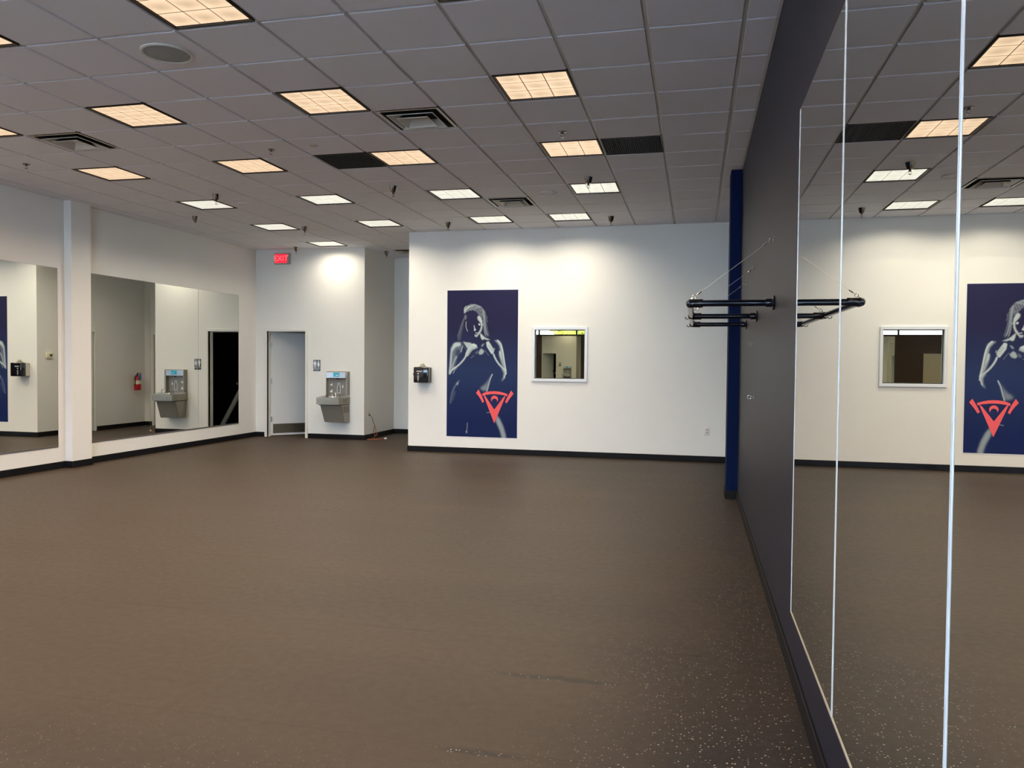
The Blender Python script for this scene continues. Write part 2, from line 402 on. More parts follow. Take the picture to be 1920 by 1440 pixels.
for area, x0, x1, y0, y1 in tiles:
    cx, cy = (x0+x1)/2, (y0+y1)/2
    if nt_ < 300 and area > 0:
        whole = abs(x1-x0-(T-2*G2)) < 1e-4 and abs(y1-y0-(T-2*G2)) < 1e-4
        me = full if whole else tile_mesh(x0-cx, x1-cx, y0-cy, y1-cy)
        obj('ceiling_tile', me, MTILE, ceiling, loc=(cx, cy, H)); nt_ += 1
    else:
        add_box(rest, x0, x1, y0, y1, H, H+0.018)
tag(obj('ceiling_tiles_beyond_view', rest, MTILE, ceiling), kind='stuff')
for c in range(-13, 2):
    x = GX+c*T
    box('grid_runner', MGRID, x-0.0125, x+0.0125, YF, YB if x > XBLK else 16.29, H+0.016, H+0.045, ceiling)
for r in range(-15, 19):
    y = GY+r*T
    x1 = XR if y < YB else XBLK
    if YF < y < 16.2: box('grid_runner', MGRID, XL, x1, y-0.0125, y+0.0125, H+0.0165, H+0.04, ceiling)
bm = N()
add_box(bm, XL, XL+0.02, YF, YD, H-0.001, H+0.012); add_box(bm, XR-0.02, XR, YF, 9.08, H-0.001, H+0.012); add_box(bm, XBLK, XR, YB-0.02, YB, H+0.002, H+0.012)
structure(obj('trim_1', bm, MGRID), 'steel wall angle around the edge of the ceiling')

# ------------------------------------------------------------------ ceiling lights
CELL = 0.552/3
def cell_mesh(m):
    bm = N(); n = 6; g = [[None]*(n+1) for _ in range(n+1)]
    h = CELL/2-0.0036
    for i in range(n+1):
        for j in range(n+1):
            u, v = -1+2*i/n, -1+2*j/n
            z = -0.006*(1-u*u)*(1-v*v)+0.008
            g[i][j] = bm.verts.new((u*h, v*h, z))
    for i in range(n):
        for j in range(n): bm.faces.new((g[i][j], g[i][j+1], g[i+1][j+1], g[i+1][j]))
    me = bpy.data.meshes.new('diffuser_cell'); bm.to_mesh(me); bm.free(); me.materials.append(m)
    for p in me.polygons: p.use_smooth = True
    return me
cellW, cellC = cell_mesh(MLENSW), cell_mesh(MLENSC)
bm = N()
for a in ((-.2925, .2925, -.2925, -.278), (-.2925, .2925, .278, .2925), (-.2925, -.278, -.278, .278), (.278, .2925, -.278, .278)):
    add_box(bm, *a, -0.001, 0.016, 0.0015)
frame_me = mesh_from('frame', bm, MFRAMEB)
bm = N(); add_box(bm, -.285, .285, -.285, .285, 0.020, 0.08); house_me = mesh_from('housing', bm, MSLAB)
ORD = ['first', 'second', 'third', 'fourth']
def ceiling_light(c, r):
    warm = r in WARM_ROWS
    i = {-2: 0, -3: 0, -5: 1, -8: 2, -11: 3}[c]
    rows = {-8: 'added unseen over the camera', -5: 'added unseen just ahead of the camera', -2: 'level with the big round speaker',
            1: 'level with the close vents', 4: 'level with the black grilles', 7: 'next after the grilles',
            10: 'along the poster wall'}
    if r == 13: lab = 'small white square ceiling light over the restroom wall by the exit sign'
    else: lab = ORD[i]+' '+('warm' if warm else 'white')+' square light from the dark wall, row '+rows[r]
    t = thing('ceiling_light', lab, 'ceiling light', (CX(c), CY(r), H), 0, 'square lights set in the ceiling grid')
    obj('frame', frame_me, None, t); obj('housing', house_me, None, t)
    for a in (-1, 0, 1):
        for b in (-1, 0, 1): obj('diffuser_cell', cellW if warm else cellC, None, t, loc=(a*CELL, b*CELL, 0.004))
    ld = bpy.data.lights.new('lamp', 'AREA'); ld.shape = 'SQUARE'; ld.size = 0.54; ld.spread = LAMP_SPREAD if (c, r) not in ((-2, 1), (-2, 4)) else math.radians(138 if r == 1 else 146)
    ld.energy = LAMP_W*(0.62 if r == 13 else 1.0); ld.color = WARM if warm else WHITE
    lo = bpy.data.objects.new('lamp', ld); C.objects.link(lo); lo.parent = t; lo.location = (0, 0, -0.002)
    return t
for c, r in LIGHTS: ceiling_light(c, r)

# ------------------------------------------------------------------ air diffusers
def ring(bm, a0, z0, a1, z1, th=0.0015):
    """square sloping band from half-size a0 at z0 to a1 at z1"""
    def sq(a, z): return [bm.verts.new((sx*a, sy*a, z)) for sx, sy in ((-1, -1), (1, -1), (1, 1), (-1, 1))]
    A, B, A2, B2 = sq(a0, z0), sq(a1, z1), sq(a0, z0+th), sq(a1, z1+th)
    for k in range(4):
        j = (k+1) % 4
        bm.faces.new((A[k], B[k], B[j], A[j])); bm.faces.new((A2[j], B2[j], B2[k], A2[k])).material_index = 1
        bm.faces.new((A[j], A2[j], A2[k], A[k])); bm.faces.new((B[k], B2[k], B2[j], B[j]))
def air_diffuser(c, r, lab):
    t = thing('air_diffuser', lab, 'air vent', (CX(c), CY(r), H), 0, 'square stepped air vents in the ceiling')
    bm = N(); add_box(bm, -.288, .288, -.288, .288, 0.076, 0.08); obj('backing', bm, MVENTD, t)
    bm = N(); ring(bm, .291, 0.002, .262, 0.004); obj('frame', bm, MVENT, t).data.materials.append(MVENTD)
    bm = N(); ring(bm, .262, 0.004, .235, 0.07); obj('throat', bm, MVENTD, t).data.materials.append(MVENTD)
    bm = N(); ring(bm, .216, -.012, .208, -.012, 0.004); ring(bm, .208, -.010, .158, 0.052); obj('louver', bm, MVENT, t).data.materials.append(MVENTD)
    bm = N(); ring(bm, .146, -.022, .138, -.022, 0.004); ring(bm, .138, -.020, .085, 0.040); obj('louver', bm, MVENT, t).data.materials.append(MVENTD)
    bm = N(); ring(bm, .085, 0.040, .030, 0.046); obj('core_plate', bm, MVENT, t).data.materials.append(MVENTD)
    bm = N(); add_lathe(bm, [(0.0, 0.024), (0.052, 0.024), (0.058, 0.030), (0.0, 0.034)], 20, cap=False); obj('damper_disc', bm, MVENT, t, True)
    return t
air_diffuser(-4, 2, 'white stepped square ceiling vent in the row of warm lights, with round damper disc')
air_diffuser(-10, 2, 'white stepped square ceiling vent toward the white pillar wall, beside a warm light')
air_diffuser(-4, 8, 'white stepped square ceiling vent among the white lights near the poster wall')
air_diffuser(-9, 15, 'white square ceiling vent over the passage, half hidden by the poster wall corner')

def return_grille(c, r, lab):
    t = thing('return_grille', lab, 'ceiling grille', (CX(c), CY(r), H), 0, 'black square return grilles in the ceiling')
    bm = N(); add_box(bm, -.288, .288, -.288, .288, 0.030, 0.034); obj('backing', bm, MVENTD, t)
    bm = N()
    for a in ((-.2925, .2925, -.2925, -.282), (-.2925, .2925, .282, .2925), (-.2925, -.282, -.282, .282), (.282, .2925, -.282, .282)):
        add_box(bm, *a, 0.0, 0.012)
    obj('frame', bm, MGRILLE, t)
    bm = N(); n = 26
    for k in range(1, n):
        p = -.282+.564*k/n
        add_box(bm, p-.0016, p+.0016, -.282, .282, 0.002, 0.016); add_box(bm, -.282, .282, p-.0016, p+.0016, 0.004, 0.014)
    tag(obj('grille_blades', bm, MGRILLE, t), kind='stuff')
return_grille(-1, 4, 'black square return grille between a warm light and the dark wall')
return_grille(-6, 4, 'black square return grille beside the warm light amid the ceiling')

# ------------------------------------------------------------------ speakers, sprinklers
def ceiling_speaker(x, y, R, lab, flat=0):
    t = thing('ceiling_speaker', lab, 'speaker', (x, y, H), 0)
    bm = N(); add_lathe(bm, [(R*0.86, 0.001), (R*0.88, -0.010), (R*0.94, -0.013), (R, -0.008), (R, 0.001)], 48, cap=False); obj('rim', bm, MTILE if flat == 2 else MVENT, t, True)
    bm = N(); add_lathe(bm, [(0.0, -0.014), (R*0.4, -0.013), (R*0.75, -0.010), (R*0.875, -0.006)], 48, cap=False); obj('grille', bm, MSPK if not flat else MTILE, t, True)
    if not flat:
        bm = N(); add_lathe(bm, [(0.0, -0.0165), (0.008, -0.016), (0.010, -0.013)], 16, cap=False); obj('centre_screw', bm, MCHROME, t, True)
ceiling_speaker(-3.694, 4.87, 0.178, 'large round grey ceiling speaker with pale rim beside the close warm light')
ceiling_speaker(CX(-3), CY(7)+0.1, 0.108, 'small round white ceiling speaker beside the vent near the poster wall', 1)
ceiling_speaker(CX(-10), CY(7), 0.108, 'small faint round ceiling speaker over the white side wall, between white lights', 2)
tag(obj('blank_cover', (lambda b: (add_lathe(b, [(0.0, -0.004), (0.045, -0.004), (0.05, 0.001)], 24, cap=False), b)[1])(N()), MGREYPL, loc=(-3.80, 7.25, H)),
    'tiny round grey cover disc on a ceiling tile before the black grille', 'cover plate')
def sprinkler(x, y, lab, drop):
    t = thing('fire_sprinkler', lab, 'sprinkler', (x, y, H), 0, 'chrome sprinkler heads in the ceiling')
    d = drop
    if d > 0.03:
        bm = N(); add_lathe(bm, [(0.050, 0.001), (0.048, -0.005), (0.034, -d*0.72), (0.028, -d*0.8), (0.013, -d*0.8)], 20, cap=False); obj('escutcheon', bm, MSPRK, t, True)
    else:
        bm = N(); add_lathe(bm, [(0.024, 0.004), (0.026, -0.004), (0.036, -0.006), (0.040, -0.002), (0.041, 0.001)], 24, cap=False); obj('escutcheon', bm, MSPRK, t, True)
    bm = N(); add_lathe(bm, [(0.011, 0.0), (0.011, -d*0.8), (0.014, -d*0.85), (0.014, -d-0.004), (0.009, -d-0.008)], 12); obj('body', bm, MSPRK, t, True)
    bm = N()
    for s in (-1, 1): add_tube(bm, [(s*0.011, 0, -d-0.004), (s*0.014, 0, -d-0.018), (s*0.004, 0, -d-0.034)], 0.0025, 6)
    obj('yoke', bm, MSPRK, t, True)
    bm = N(); add_lathe(bm, [(0.0, -d-0.034), (0.016, -d-0.035), (0.016, -d-0.038), (0.0, -d-0.040)], 16, cap=False); obj('deflector', bm, MSPRK, t, True)
sprinkler(CX(-2), CY(3), 'flush chrome sprinkler by the black grille closest to the dark wall', 0.015)
sprinkler(CX(-7), CY(3), 'flush chrome sprinkler on a tile between two warm lights mid ceiling', 0.015)
sprinkler(CX(-12), CY(3), 'small dark sprinkler over the white side wall near the stepped vent', 0.015)
sprinkler(CX(-2), CY(6), 'chrome hanging sprinkler overlapping the white light closest to the dark wall', 0.09)
sprinkler(CX(-6), CY(6), 'chrome hanging sprinkler on bare tiles after the warm light and black grille', 0.09)
sprinkler(CX(-10)-0.05, CY(6), 'chrome hanging sprinkler over the white light toward the white pillar', 0.09)
sprinkler(CX(-12)-0.1, CY(8)+0.12, 'chrome hanging sprinkler nearest the long white side wall', 0.09)
sprinkler(CX(-10)-0.1, CY(10)+0.03, 'chrome hanging sprinkler between two white lights before the restroom wall', 0.09)
sprinkler(CX(-6)-0.1, CY(10)+0.08, 'chrome hanging sprinkler above the poster wall corner', 0.09)
sprinkler(CX(-2), CY(10)+0.05, 'chrome hanging sprinkler over the poster wall near the dark pillar', 0.09)
sprinkler(CX(-12)-0.15, 13.62, 'chrome hanging sprinkler above the exit sign', 0.09)
sprinkler(-5.99, 14.46, 'chrome hanging sprinkler over the passage beside the hidden vent', 0.09)

# ------------------------------------------------------------------ doors
def door_frame(bm, w0, w1, z, d0, d1):
    f = 0.05
    add_box(bm, w0-f, w0, d0, d1, 0, z+f, 0.003); add_box(bm, w1, w1+f, d0, d1, 0, z+f, 0.003); add_box(bm, w0, w1, d0, d1, z, z+f, 0.003)
    s = 0.012
    add_box(bm, w0, w0+s, (d0+d1)/2-0.01, d1-0.005, 0, z); add_box(bm, w1-s, w1, (d0+d1)/2-0.01, d1-0.005, 0, z); add_box(bm, w0+s, w1-s, (d0+d1)/2-0.01, d1-0.005, z-s, z)
# restroom door, ajar inwards
d1 = thing('door_1', 'white restroom door standing ajar with a steel kick plate', None, (0, 0, 0), 0, None, 'structure')
bm = N(); door_frame(bm, OX0, OX1, OZ, YD-0.022, YD+0.14); obj('door_frame', bm, MTRIMW, d1)
ANG = math.radians(47)
leaf = box('door_leaf', MDOORW, 0.006, OX1-OX0-0.012, 0, 0.044, 0.014, OZ-0.014, d1, 0.002)
leaf.location = (OX0+0.020, YD+0.10, 0); leaf.rotation_euler = (0, 0, ANG)
LW = OX1-OX0-0.012
box('kick_plate', MSTEEL, 0.045, LW-0.03, -0.0025, 0.0, 0.055, 0.245, leaf, 0.0008)
for hz in (0.34, 1.10, 1.82):
    bm = N(); add_lathe(bm, [(0.0085, -0.055), (0.0085, 0.055)], 12, Matrix.Translation((0.002, -0.006, hz))); add_box(bm, 0.004, 0.03, -0.002, 0.002, hz-0.05, hz+0.05)
    obj('hinge', bm, MALU, leaf, True)
bm = N(); add_lathe(bm, [(0.026, 0), (0.028, 0.006), (0.014, 0.012), (0.012, 0.04), (0.027, 0.05), (0.028, 0.066), (0.018, 0.074)], 20, Matrix.Translation((LW-0.07, 0, 1.03)) @ Matrix.Rotation(PI/2, 4, 'X'))
obj('door_knob', bm, MSTEEL, leaf, True)
box('strike_plate', MSTEEL, OX1-0.0135, OX1-0.0115, YD+0.02, YD+0.05, 0.98, 1.09, d1)
# passage end door and the block door
d2 = thing('door_2', 'cream panel door at the end of the passage', None, (0, 0, 0), 0, None, 'structure')
bm = N(); door_frame(bm, EX0, EX1, 2.07, YE-0.022, YE+0.12); obj('door_frame', bm, MTRIMW, d2)
box('door_leaf', MDOORW, EX0+0.004, EX1-0.004, YE+0.004, YE+0.04, 0.012, 2.062, d2, 0.002)
box('push_bar', MALU, EX0+0.06, EX1-0.04, YE-0.05, YE-0.02, 1.24, 1.29, d2, 0.006, 2)
d3 = thing('door_3', 'white door in the passage wall under the thermostat side', None, (XBLK, (DY0+DY1)/2, 0), -PI/2, None, 'structure')
hw = (DY1-DY0)/2
bm = N(); door_frame(bm, -hw, hw, 2.07, -0.022, 0.12); obj('door_frame', bm, MTRIMW, d3)
box('door_leaf', MDOORW, -hw+0.004, hw-0.004, 0.004, 0.04, 0.012, 2.062, d3, 0.002)
bm = N(); add_lathe(bm, [(0.026, 0), (0.028, 0.006), (0.014, 0.012), (0.012, 0.04), (0.027, 0.05), (0.028, 0.066), (0.018, 0.074)], 20, Matrix.Translation((hw-0.08, 0.0, 1.0)) @ Matrix.Rotation(PI/2, 4, 'X'))
obj('door_knob', bm, MSTEEL, d3, True)
# things glimpsed inside the restroom by way of the mirror
t = thing('grab_bar', 'black grab bar on the dark restroom wall, seen in the mirror', 'grab bar', (XBUMP-0.15, 15.6, 0.93), PI/2)
bm = N(); add_tube(bm, [(0.0, 0.0, 0), (0.0, 0.05, 0), (0.03, 0.075, 0), (0.55, 0.075, 0), (0.58, 0.05, 0), (0.58, 0.0, 0)], 0.018, 10); obj('rail', bm, MBLACKG, t, True)
for x in (0.0, 0.58):
    bm = N(); add_lathe(bm, [(0.04, 0), (0.04, 0.006), (0.03, 0.010)], 16, Matrix.Translation((x, 0.0, 0)) @ Matrix.Rotation(-PI/2, 4, 'X')); obj('flange', bm, MBLACKG, t, True)
bm = N(); a, b = Vector((-6.98, 14.95, 0.0)), Vector((-7.62, 14.78, 0.92))
add_tube(bm, [a, a.lerp(b, 0.5), b], 0.05, 10)
tag(obj('leaning_pipe', bm, mat('pale_pvc', (0.90, 0.91, 0.92), 0.35), None, True), 'pale white pipe leaning inside the dark restroom doorway', 'pipe')

# ------------------------------------------------------------------ small window in the poster wall
w1 = thing('window_1', 'small square interior window with white frame in the poster wall', None, (0, 0, 0), 0, None, 'structure')
bm = N(); f = 0.046
add_box(bm, WX0, WX1, YB-0.022, YB+0.075, WZ0, WZ0+f, 0.003); add_box(bm, WX0, WX1, YB-0.022, YB+0.075, WZ1-f, WZ1, 0.003)
add_box(bm, WX0, WX0+f, YB-0.022, YB+0.075, WZ0+f, WZ1-f, 0.003); add_box(bm, WX1-f, WX1, YB-0.022, YB+0.075, WZ0+f, WZ1-f, 0.003)
obj('window_frame', bm, MFRAMEW, w1)
bm = N(); f2 = 0.058
for a in ((WX0+f, WX0+f2, WZ0+f, WZ1-f), (WX1-f2, WX1-f, WZ0+f, WZ1-f), (WX0+f2, WX1-f2, WZ0+f, WZ0+f2), (WX0+f2, WX1-f2, WZ1-f2, WZ1-f)):
    add_box(bm, a[0], a[1], YB+0.035, YB+0.05, a[2], a[3])
obj('gasket', bm, MBLACK, w1)
gw = (WX1-WX0)/2-0.047; gh = (WZ1-WZ0)/2-0.047
pane = box('pane', MTINT, -gw, gw, 0, 0.006, -gh, gh, w1)
pane.location = ((WX0+WX1)/2, YB+0.05, (WZ0+WZ1)/2); pane.rotation_euler = (0, 0, math.radians(0.7))
structure(box('wall_office_rear', MDARK, WX0-0.3, WX1+0.3, YB+0.5, YB+0.55, 0.8, 2.6))

# ------------------------------------------------------------------ mirrors
def half_round(bm, y, z0, z1, r, x, n=8):
    """half-round vertical bead on a plane at local y=0 bulging towards -y"""
    lo = [bm.verts.new((x+r*math.cos(PI*k/n), y-r*math.sin(PI*k/n), z0)) for k in range(n+1)]
    hi = [bm.verts.new((v.co.x, v.co.y, z1)) for v in lo]
    for k in range(n): bm.faces.new((lo[k], lo[k+1], hi[k+1], hi[k]))
    bm.faces.new(lo); bm.faces.new(hi[::-1]); bm.faces.new((lo[0], hi[0], hi[-1], lo[-1]))
MZ0, MZ1 = 0.315, 2.750
def wall_mirror(loc, rz, w, lab, glass, chan, group, bead=None, chan_h=0.007):
    """local x along the wall, -y out of the wall"""
    t = thing('wall_mirror', lab, 'mirror', loc, rz, group)
    box('mirror_glass', glass, -w/2+0.001, w/2-0.001, -0.006, 0.0, MZ0, MZ1, t)
    box('bottom_channel', chan, -w/2, w/2, -0.009, 0.0, MZ0-chan_h, MZ0+0.002, t, 0.001)
    if bead:
        bm = N()
        for s in bead: half_round(bm, -0.006, MZ0, MZ1, 0.0025, s*(w/2-0.0025))
        obj('polished_edge', bm, MEDGE, t, True)
    else:
        bm = N()
        for s in (-1, 1): add_box(bm, s*w/2-0.0015, s*w/2+0.0015, -0.0065, 0.0, MZ0, MZ1)
        add_box(bm, -w/2, w/2, -0.0065, 0.0, MZ1, MZ1+0.002)
        obj('polished_edge', bm, MCHAND, t)
    return t
ys = [3.990, 2.815, 1.608, 0.400, -0.808]
labs = ['tall mirror panel on the dark wall, the one closest to the black bars', 'tall mirror panel on the dark wall showing the small window',
        'tall mirror panel on the dark wall showing the reflected poster', 'tall mirror panel on the dark wall beside the camera']
for k in range(4):
    wall_mirror((XR, (ys[k]+ys[k+1])/2, 0), -PI/2, ys[k]-ys[k+1]-0.002, labs[k], MMIRR, MCHAN, 'mirror panels along the dark wall', (-1, 1))
labs = ['wall mirror panel closest to the restroom door, on the white side wall', 'middle mirror panel of three on the white side wall, reflecting the fountain', 'mirror panel just past the white pillar, reflecting the red extinguisher']
for k in range(3):
    wall_mirror((XL, 13.267-1.24*(k+0.5), 0), PI/2, 1.238, labs[k], MMIR, MCHAND, 'mirror panels on the white side wall', chan_h=0.018)
wall_mirror((XL, 8.937-0.62, 0), PI/2, 1.238, 'mirror panel before the white pillar, reflecting the wipe dispenser', MMIR, MCHAND, 'mirror panels on the white side wall', chan_h=0.018)

# ------------------------------------------------------------------ poster
def paint_poster():
    """flat print: a woman in shadow with wrapped fists raised, navy duotone; rgb grid rows top to bottom"""
    S = 2; PX, PY = 133.0, 276.0
    Wd, Hd = int(PX*S), int(PY*S)
    yy, xx = np.mgrid[0:Hd, 0:Wd]; X = (xx+0.5)/S+838.3; Y = (yy+0.5)/S+544.6
    L = np.zeros((Hd, Wd))
    def poly(pts):
        ins = np.zeros((Hd, Wd), bool); n = len(pts); j = n-1
        for i in range(n):
            xi, yi = pts[i]; xj, yj = pts[j]
            c = ((yi > Y) != (yj > Y)) & (X < (xj-xi)*(Y-yi)/((yj-yi) or 1e-9)+xi)
            ins ^= c; j = i
        return ins.astype(float)
    def blur(a, s):
        if s <= 0: return a
        s *= S; r = int(3*s)+1; k = np.exp(-0.5*(np.arange(-r, r+1)/s)**2); k /= k.sum()
        a = np.apply_along_axis(lambda v: np.convolve(np.pad(v, r, mode='edge'), k, 'valid'), 0, a)
        return np.apply_along_axis(lambda v: np.convolve(np.pad(v, r, mode='edge'), k, 'valid'), 1, a)
    def B(pts): return [(820+x/10.29, 690+y/10.29) for x, y in pts]    # lower half
    def add(pts, v, s):
        nonlocal L
        m = blur(poly(pts), s); L = np.maximum(L, m*v)
    def stroke(pts, wd, v, s):
        nonlocal L
        d = np.full((Hd, Wd), 1e9)
        for (ax, ay), (bx, by) in zip(pts, pts[1:]):
            t = np.clip(((X-ax)*(bx-ax)+(Y-ay)*(by-ay))/((bx-ax)**2+(by-ay)**2+1e-9), 0, 1)
            d = np.minimum(d, np.hypot(X-ax-t*(bx-ax), Y-ay-t*(by-ay)))
        L = np.maximum(L, v*np.clip(1-(d-wd/2)/max(s, 0.05), 0, 1))
    def Q(pts): return [(838+x/6.142, 545+y/6.142) for x, y in pts]    # upper half
    def cut(pts, v, s):
        nonlocal L
        L = L*(1-v*blur(poly(pts), s))
    def curve(p, n=9):   # smooth run through three or four points
        P = np.array(p, float); t = np.linspace(0, 1, n)[:, None]
        if len(P) == 3: P = np.array([P[0], P[0]+(P[1]-P[0])*0.9, P[2]+(P[1]-P[2])*0.9, P[2]])
        return [tuple(q) for q in (1-t)**3*P[0]+3*t*(1-t)**2*P[1]+3*t*t*(1-t)*P[2]+t**3*P[3]]
    rng = np.random.RandomState(3)
    # slicked-back hair: a soft mass, then light and dark strands from the hairline to the crown
    add(Q([(196,250),(194,225),(206,198),(240,172),(290,158),(350,164),(402,190),(436,230),(452,285),(425,300),(400,300),(372,282),(345,250),(310,228),(270,228),(235,240),(215,262)]), 0.30, 0.5)
    HL = Q([(205,268),(222,250),(250,236),(280,228),(310,228),(338,244),(362,270),(385,300),(402,330)])
    OL = Q([(196,232),(206,202),(236,176),(285,160),(340,163),(390,184),(428,220),(448,268),(456,320)])
    for i in range(52):
        f = i/51*8; k = min(int(f), 7); g = f-k
        h = np.array(HL[k])*(1-g)+np.array(HL[k+1])*g; o = np.array(OL[min(k+1, 7)])*(1-g)+np.array(OL[min(k+2, 8)])*g
        m = (h+o)/2+np.array([-2.0, -2.5])+rng.randn(2)*0.5
        w_ = 0.95-0.062*f
        stroke(curve([h+rng.randn(2)*0.5, m, o+rng.randn(2)*0.5]), 0.15+0.25*rng.rand(), w_*(0.35+0.65*rng.rand()), 0.45)
    for i in range(10): stroke(curve(Q([(200+4*i, 262-6*i), (212+6*i, 225-4*i), (250+9*i, 190-3*i)])), 0.25, 0.75+0.2*rng.rand(), 0.5)
    for i in range(5): cut(Q([(300+22*i, 232+9*i), (320+22*i, 190+9*i), (325+22*i, 190+9*i), (306+22*i, 236+9*i)]), 0.6, 0.25)
    add(Q([(425,270),(455,290),(462,360),(476,450),(492,520),(482,550),(456,500),(436,470),(426,420),(436,360)]), 0.15, 1.0)
    add(Q([(198,290),(212,330),(206,420),(180,500),(150,580),(126,580),(140,500),(172,420),(188,340)]), 0.05, 1.6)
    for i in range(16):
        dx = i*4.0+rng.randn()*3
        stroke(curve(Q([(405+dx*0.6, 215+dx*0.5), (432+dx*0.35, 320), (412+dx*0.7, 430), (440+dx*0.85+rng.randn()*4, 530+rng.randn()*14)]), 12), 0.15, 0.20+0.5*rng.rand()*(0.4+0.6*(i % 3 == 0)), 0.7)
    for i in range(12):
        dx = i*4.5
        stroke(curve(Q([(212-dx*0.3, 275+dx), (200-dx*0.5, 360), (180-dx*0.7, 450), (150-dx*0.5+rng.randn()*6, 560+rng.randn()*16)]), 12), 0.12, 0.10+0.25*rng.rand(), 0.7)
    stroke(curve(Q([(470,300),(462,340),(476,370)])), 0.2, 0.4, 0.5); stroke(curve(Q([(120,520),(150,480),(170,430)])), 0.2, 0.25, 0.5)
    # face in shadow, lit from one side
    cut(Q([(232,262),(270,240),(310,238),(345,262),(360,300),(366,345),(380,380),(392,420),(388,450),(372,480),(345,520),(300,515),(262,480),(240,440),(226,380),(225,310)]), 0.95, 0.8)
    add(Q([(206,300),(218,278),(232,290),(228,330),(214,345),(204,330)]), 0.36, 0.9)
    stroke(curve(Q([(226,362),(219,420),(243,472)])), 0.5, 0.62, 0.9)
    add(Q([(352,312),(372,288),(392,302),(412,345),(417,390),(412,440),(400,475),(386,498),(366,520),(350,545),(345,520),(365,490),(388,452),(397,415),(392,380),(366,345)]), 0.78, 0.7)
    add(Q([(352,318),(375,296),(395,330),(404,375),(380,362),(360,342)]), 0.62, 0.9)
    cut(Q([(345,366),(372,372),(398,384),(396,390),(370,384),(346,378)]), 0.85, 0.35)
    add(Q([(366,384),(384,380),(392,394),(384,408),(370,402)]), 0.85, 0.45); add(Q([(420,390),(430,392),(429,404),(420,403)]), 0.85, 0.35)
    add(Q([(313,402),(320,404),(331,440),(342,452),(336,464),(322,470),(314,462),(320,446)]), 0.85, 0.4)
    add(Q([(330,482),(348,486),(362,484),(372,496),(352,502),(336,496)]), 0.62, 0.4); add(Q([(322,512),(344,506),(362,510),(356,530),(342,541),(326,532)]), 0.66, 0.6)
    cut(Q([(324,501),(362,503),(360,508),(326,507)]), 0.9, 0.25)
    add(Q([(386,488),(402,500),(422,522),(450,545),(508,570),(470,574),(438,562),(420,574),(404,566),(392,530)]), 0.80, 0.7)
    add(Q([(390,500),(415,530),(412,565),(398,548)]), 0.9, 0.6)
    # shoulders and upper arms, bright at the rim and falling off inwards
    add(Q([(78,612),(110,597),(165,598),(182,640),(178,700),(150,735),(122,770),(112,830),(92,885),(62,930),(34,952),(40,880),(52,770),(54,670)]), 0.30, 1.4)
    add(Q([(80,612),(112,598),(160,600),(172,630),(150,650),(110,655),(82,690),(62,740),(56,700),(60,650)]), 0.80, 1.2)
    stroke(curve(Q([(62,670),(50,760),(52,840),(38,950)])), 2.2, 0.66, 2.6); stroke(curve(Q([(112,770),(84,820),(64,900)])), 2.0, 0.55, 2.6)
    cut(Q([(120,680),(170,690),(150,740),(116,760),(100,730)]), 0.6, 1.4)
    add(Q([(188,590),(230,600),(272,602),(296,616),(268,652),(246,682),(220,640)]), 0.74, 0.8)
    stroke(curve(Q([(186,645),(176,680),(166,712)])), 0.8, 0.7, 1.0); stroke(Q([(176,600),(205,655),(236,700)]), 0.3, 0.32, 0.5)
    add(Q([(548,574),(600,574),(634,608),(650,676),(656,760),(676,850),(692,922),(690,955),(664,920),(640,850),(612,765),(604,722),(620,690),(610,640),(582,602)]), 0.62, 1.2)
    stroke(curve(Q([(590,578),(655,620),(648,740),(688,930)]), 14), 1.6, 0.86, 1.3); add(Q([(606,700),(628,690),(640,760),(655,830),(632,800),(612,750)]), 0.86, 1.0)
    # fists in wraps
    add(Q([(214,756),(224,716),(254,660),(284,620),(318,612),(350,630),(362,662),(342,672),(302,690),(276,724),(252,756),(230,768)]), 0.86, 0.5)
    cut(Q([(300,690),(342,672),(362,662),(352,640),(330,660),(296,676),(262,720),(246,756),(276,724)]), 0.35, 0.7)
    for i in range(6):
        x0, y0 = 222+13*i, 738-19*i
        cut(Q([(x0, y0), (x0+34, y0+12), (x0+33, y0+17), (x0-2, y0+6)]), 0.45, 0.2)
    add(Q([(330,720),(362,690),(372,704),(350,740)]), 0.28, 0.7); stroke(Q([(286,780),(322,748)]), 0.3, 0.42, 0.6)
    add(Q([(458,596),(488,585),(516,628),(552,688),(546,726),(522,736),(492,692),(466,650)]), 0.84, 0.5)
    for i in range(5):
        x0, y0 = 482+12*i, 642+18*i
        cut(Q([(x0, y0), (x0+32, y0-10), (x0+34, y0-5), (x0+2, y0+6)]), 0.4, 0.2)
    add(Q([(400,640),(420,614),(442,612),(430,632),(408,656)]), 0.5, 0.6); add(Q([(545,660),(562,668),(560,690),(548,690)]), 0.5, 0.5)
    add(Q([(386,684),(408,668),(440,702),(424,732),(388,746),(368,726)]), 0.66, 0.8); stroke(Q([(446,690),(490,752)]), 0.3, 0.36, 0.6)
    # forearms
    for p, w0 in (([(222,764),(196,816),(140,872),(58,926)], 2.0), ([(546,736),(566,800),(612,866),(672,908)], 2.0)):
        c_ = curve(Q(p), 14); stroke(c_, w0, 0.62, 1.6); stroke(c_, w0*0.35, 0.92, 1.1)
    stroke(curve(Q([(58,926),(46,938),(34,958)])), 1.2, 0.8, 1.2); stroke(curve(Q([(672,908),(686,930),(690,960)])), 1.4, 0.85, 1.2)
    # lower half
    stroke(B([(240,130),(255,60),(330,10),(380,-20)]), 1.0, 0.55, 2.2)
    stroke(B([(255,125),(300,40),(345,0)]), 0.9, 0.85, 0.9)
    stroke(B([(315,115),(345,50),(390,0)]), 0.7, 0.45, 1.4)
    add(B([(1240,-10),(1335,-10),(1340,80),(1318,190),(1285,235),(1250,262),(1290,180),(1295,90)]), 0.72, 1.3)
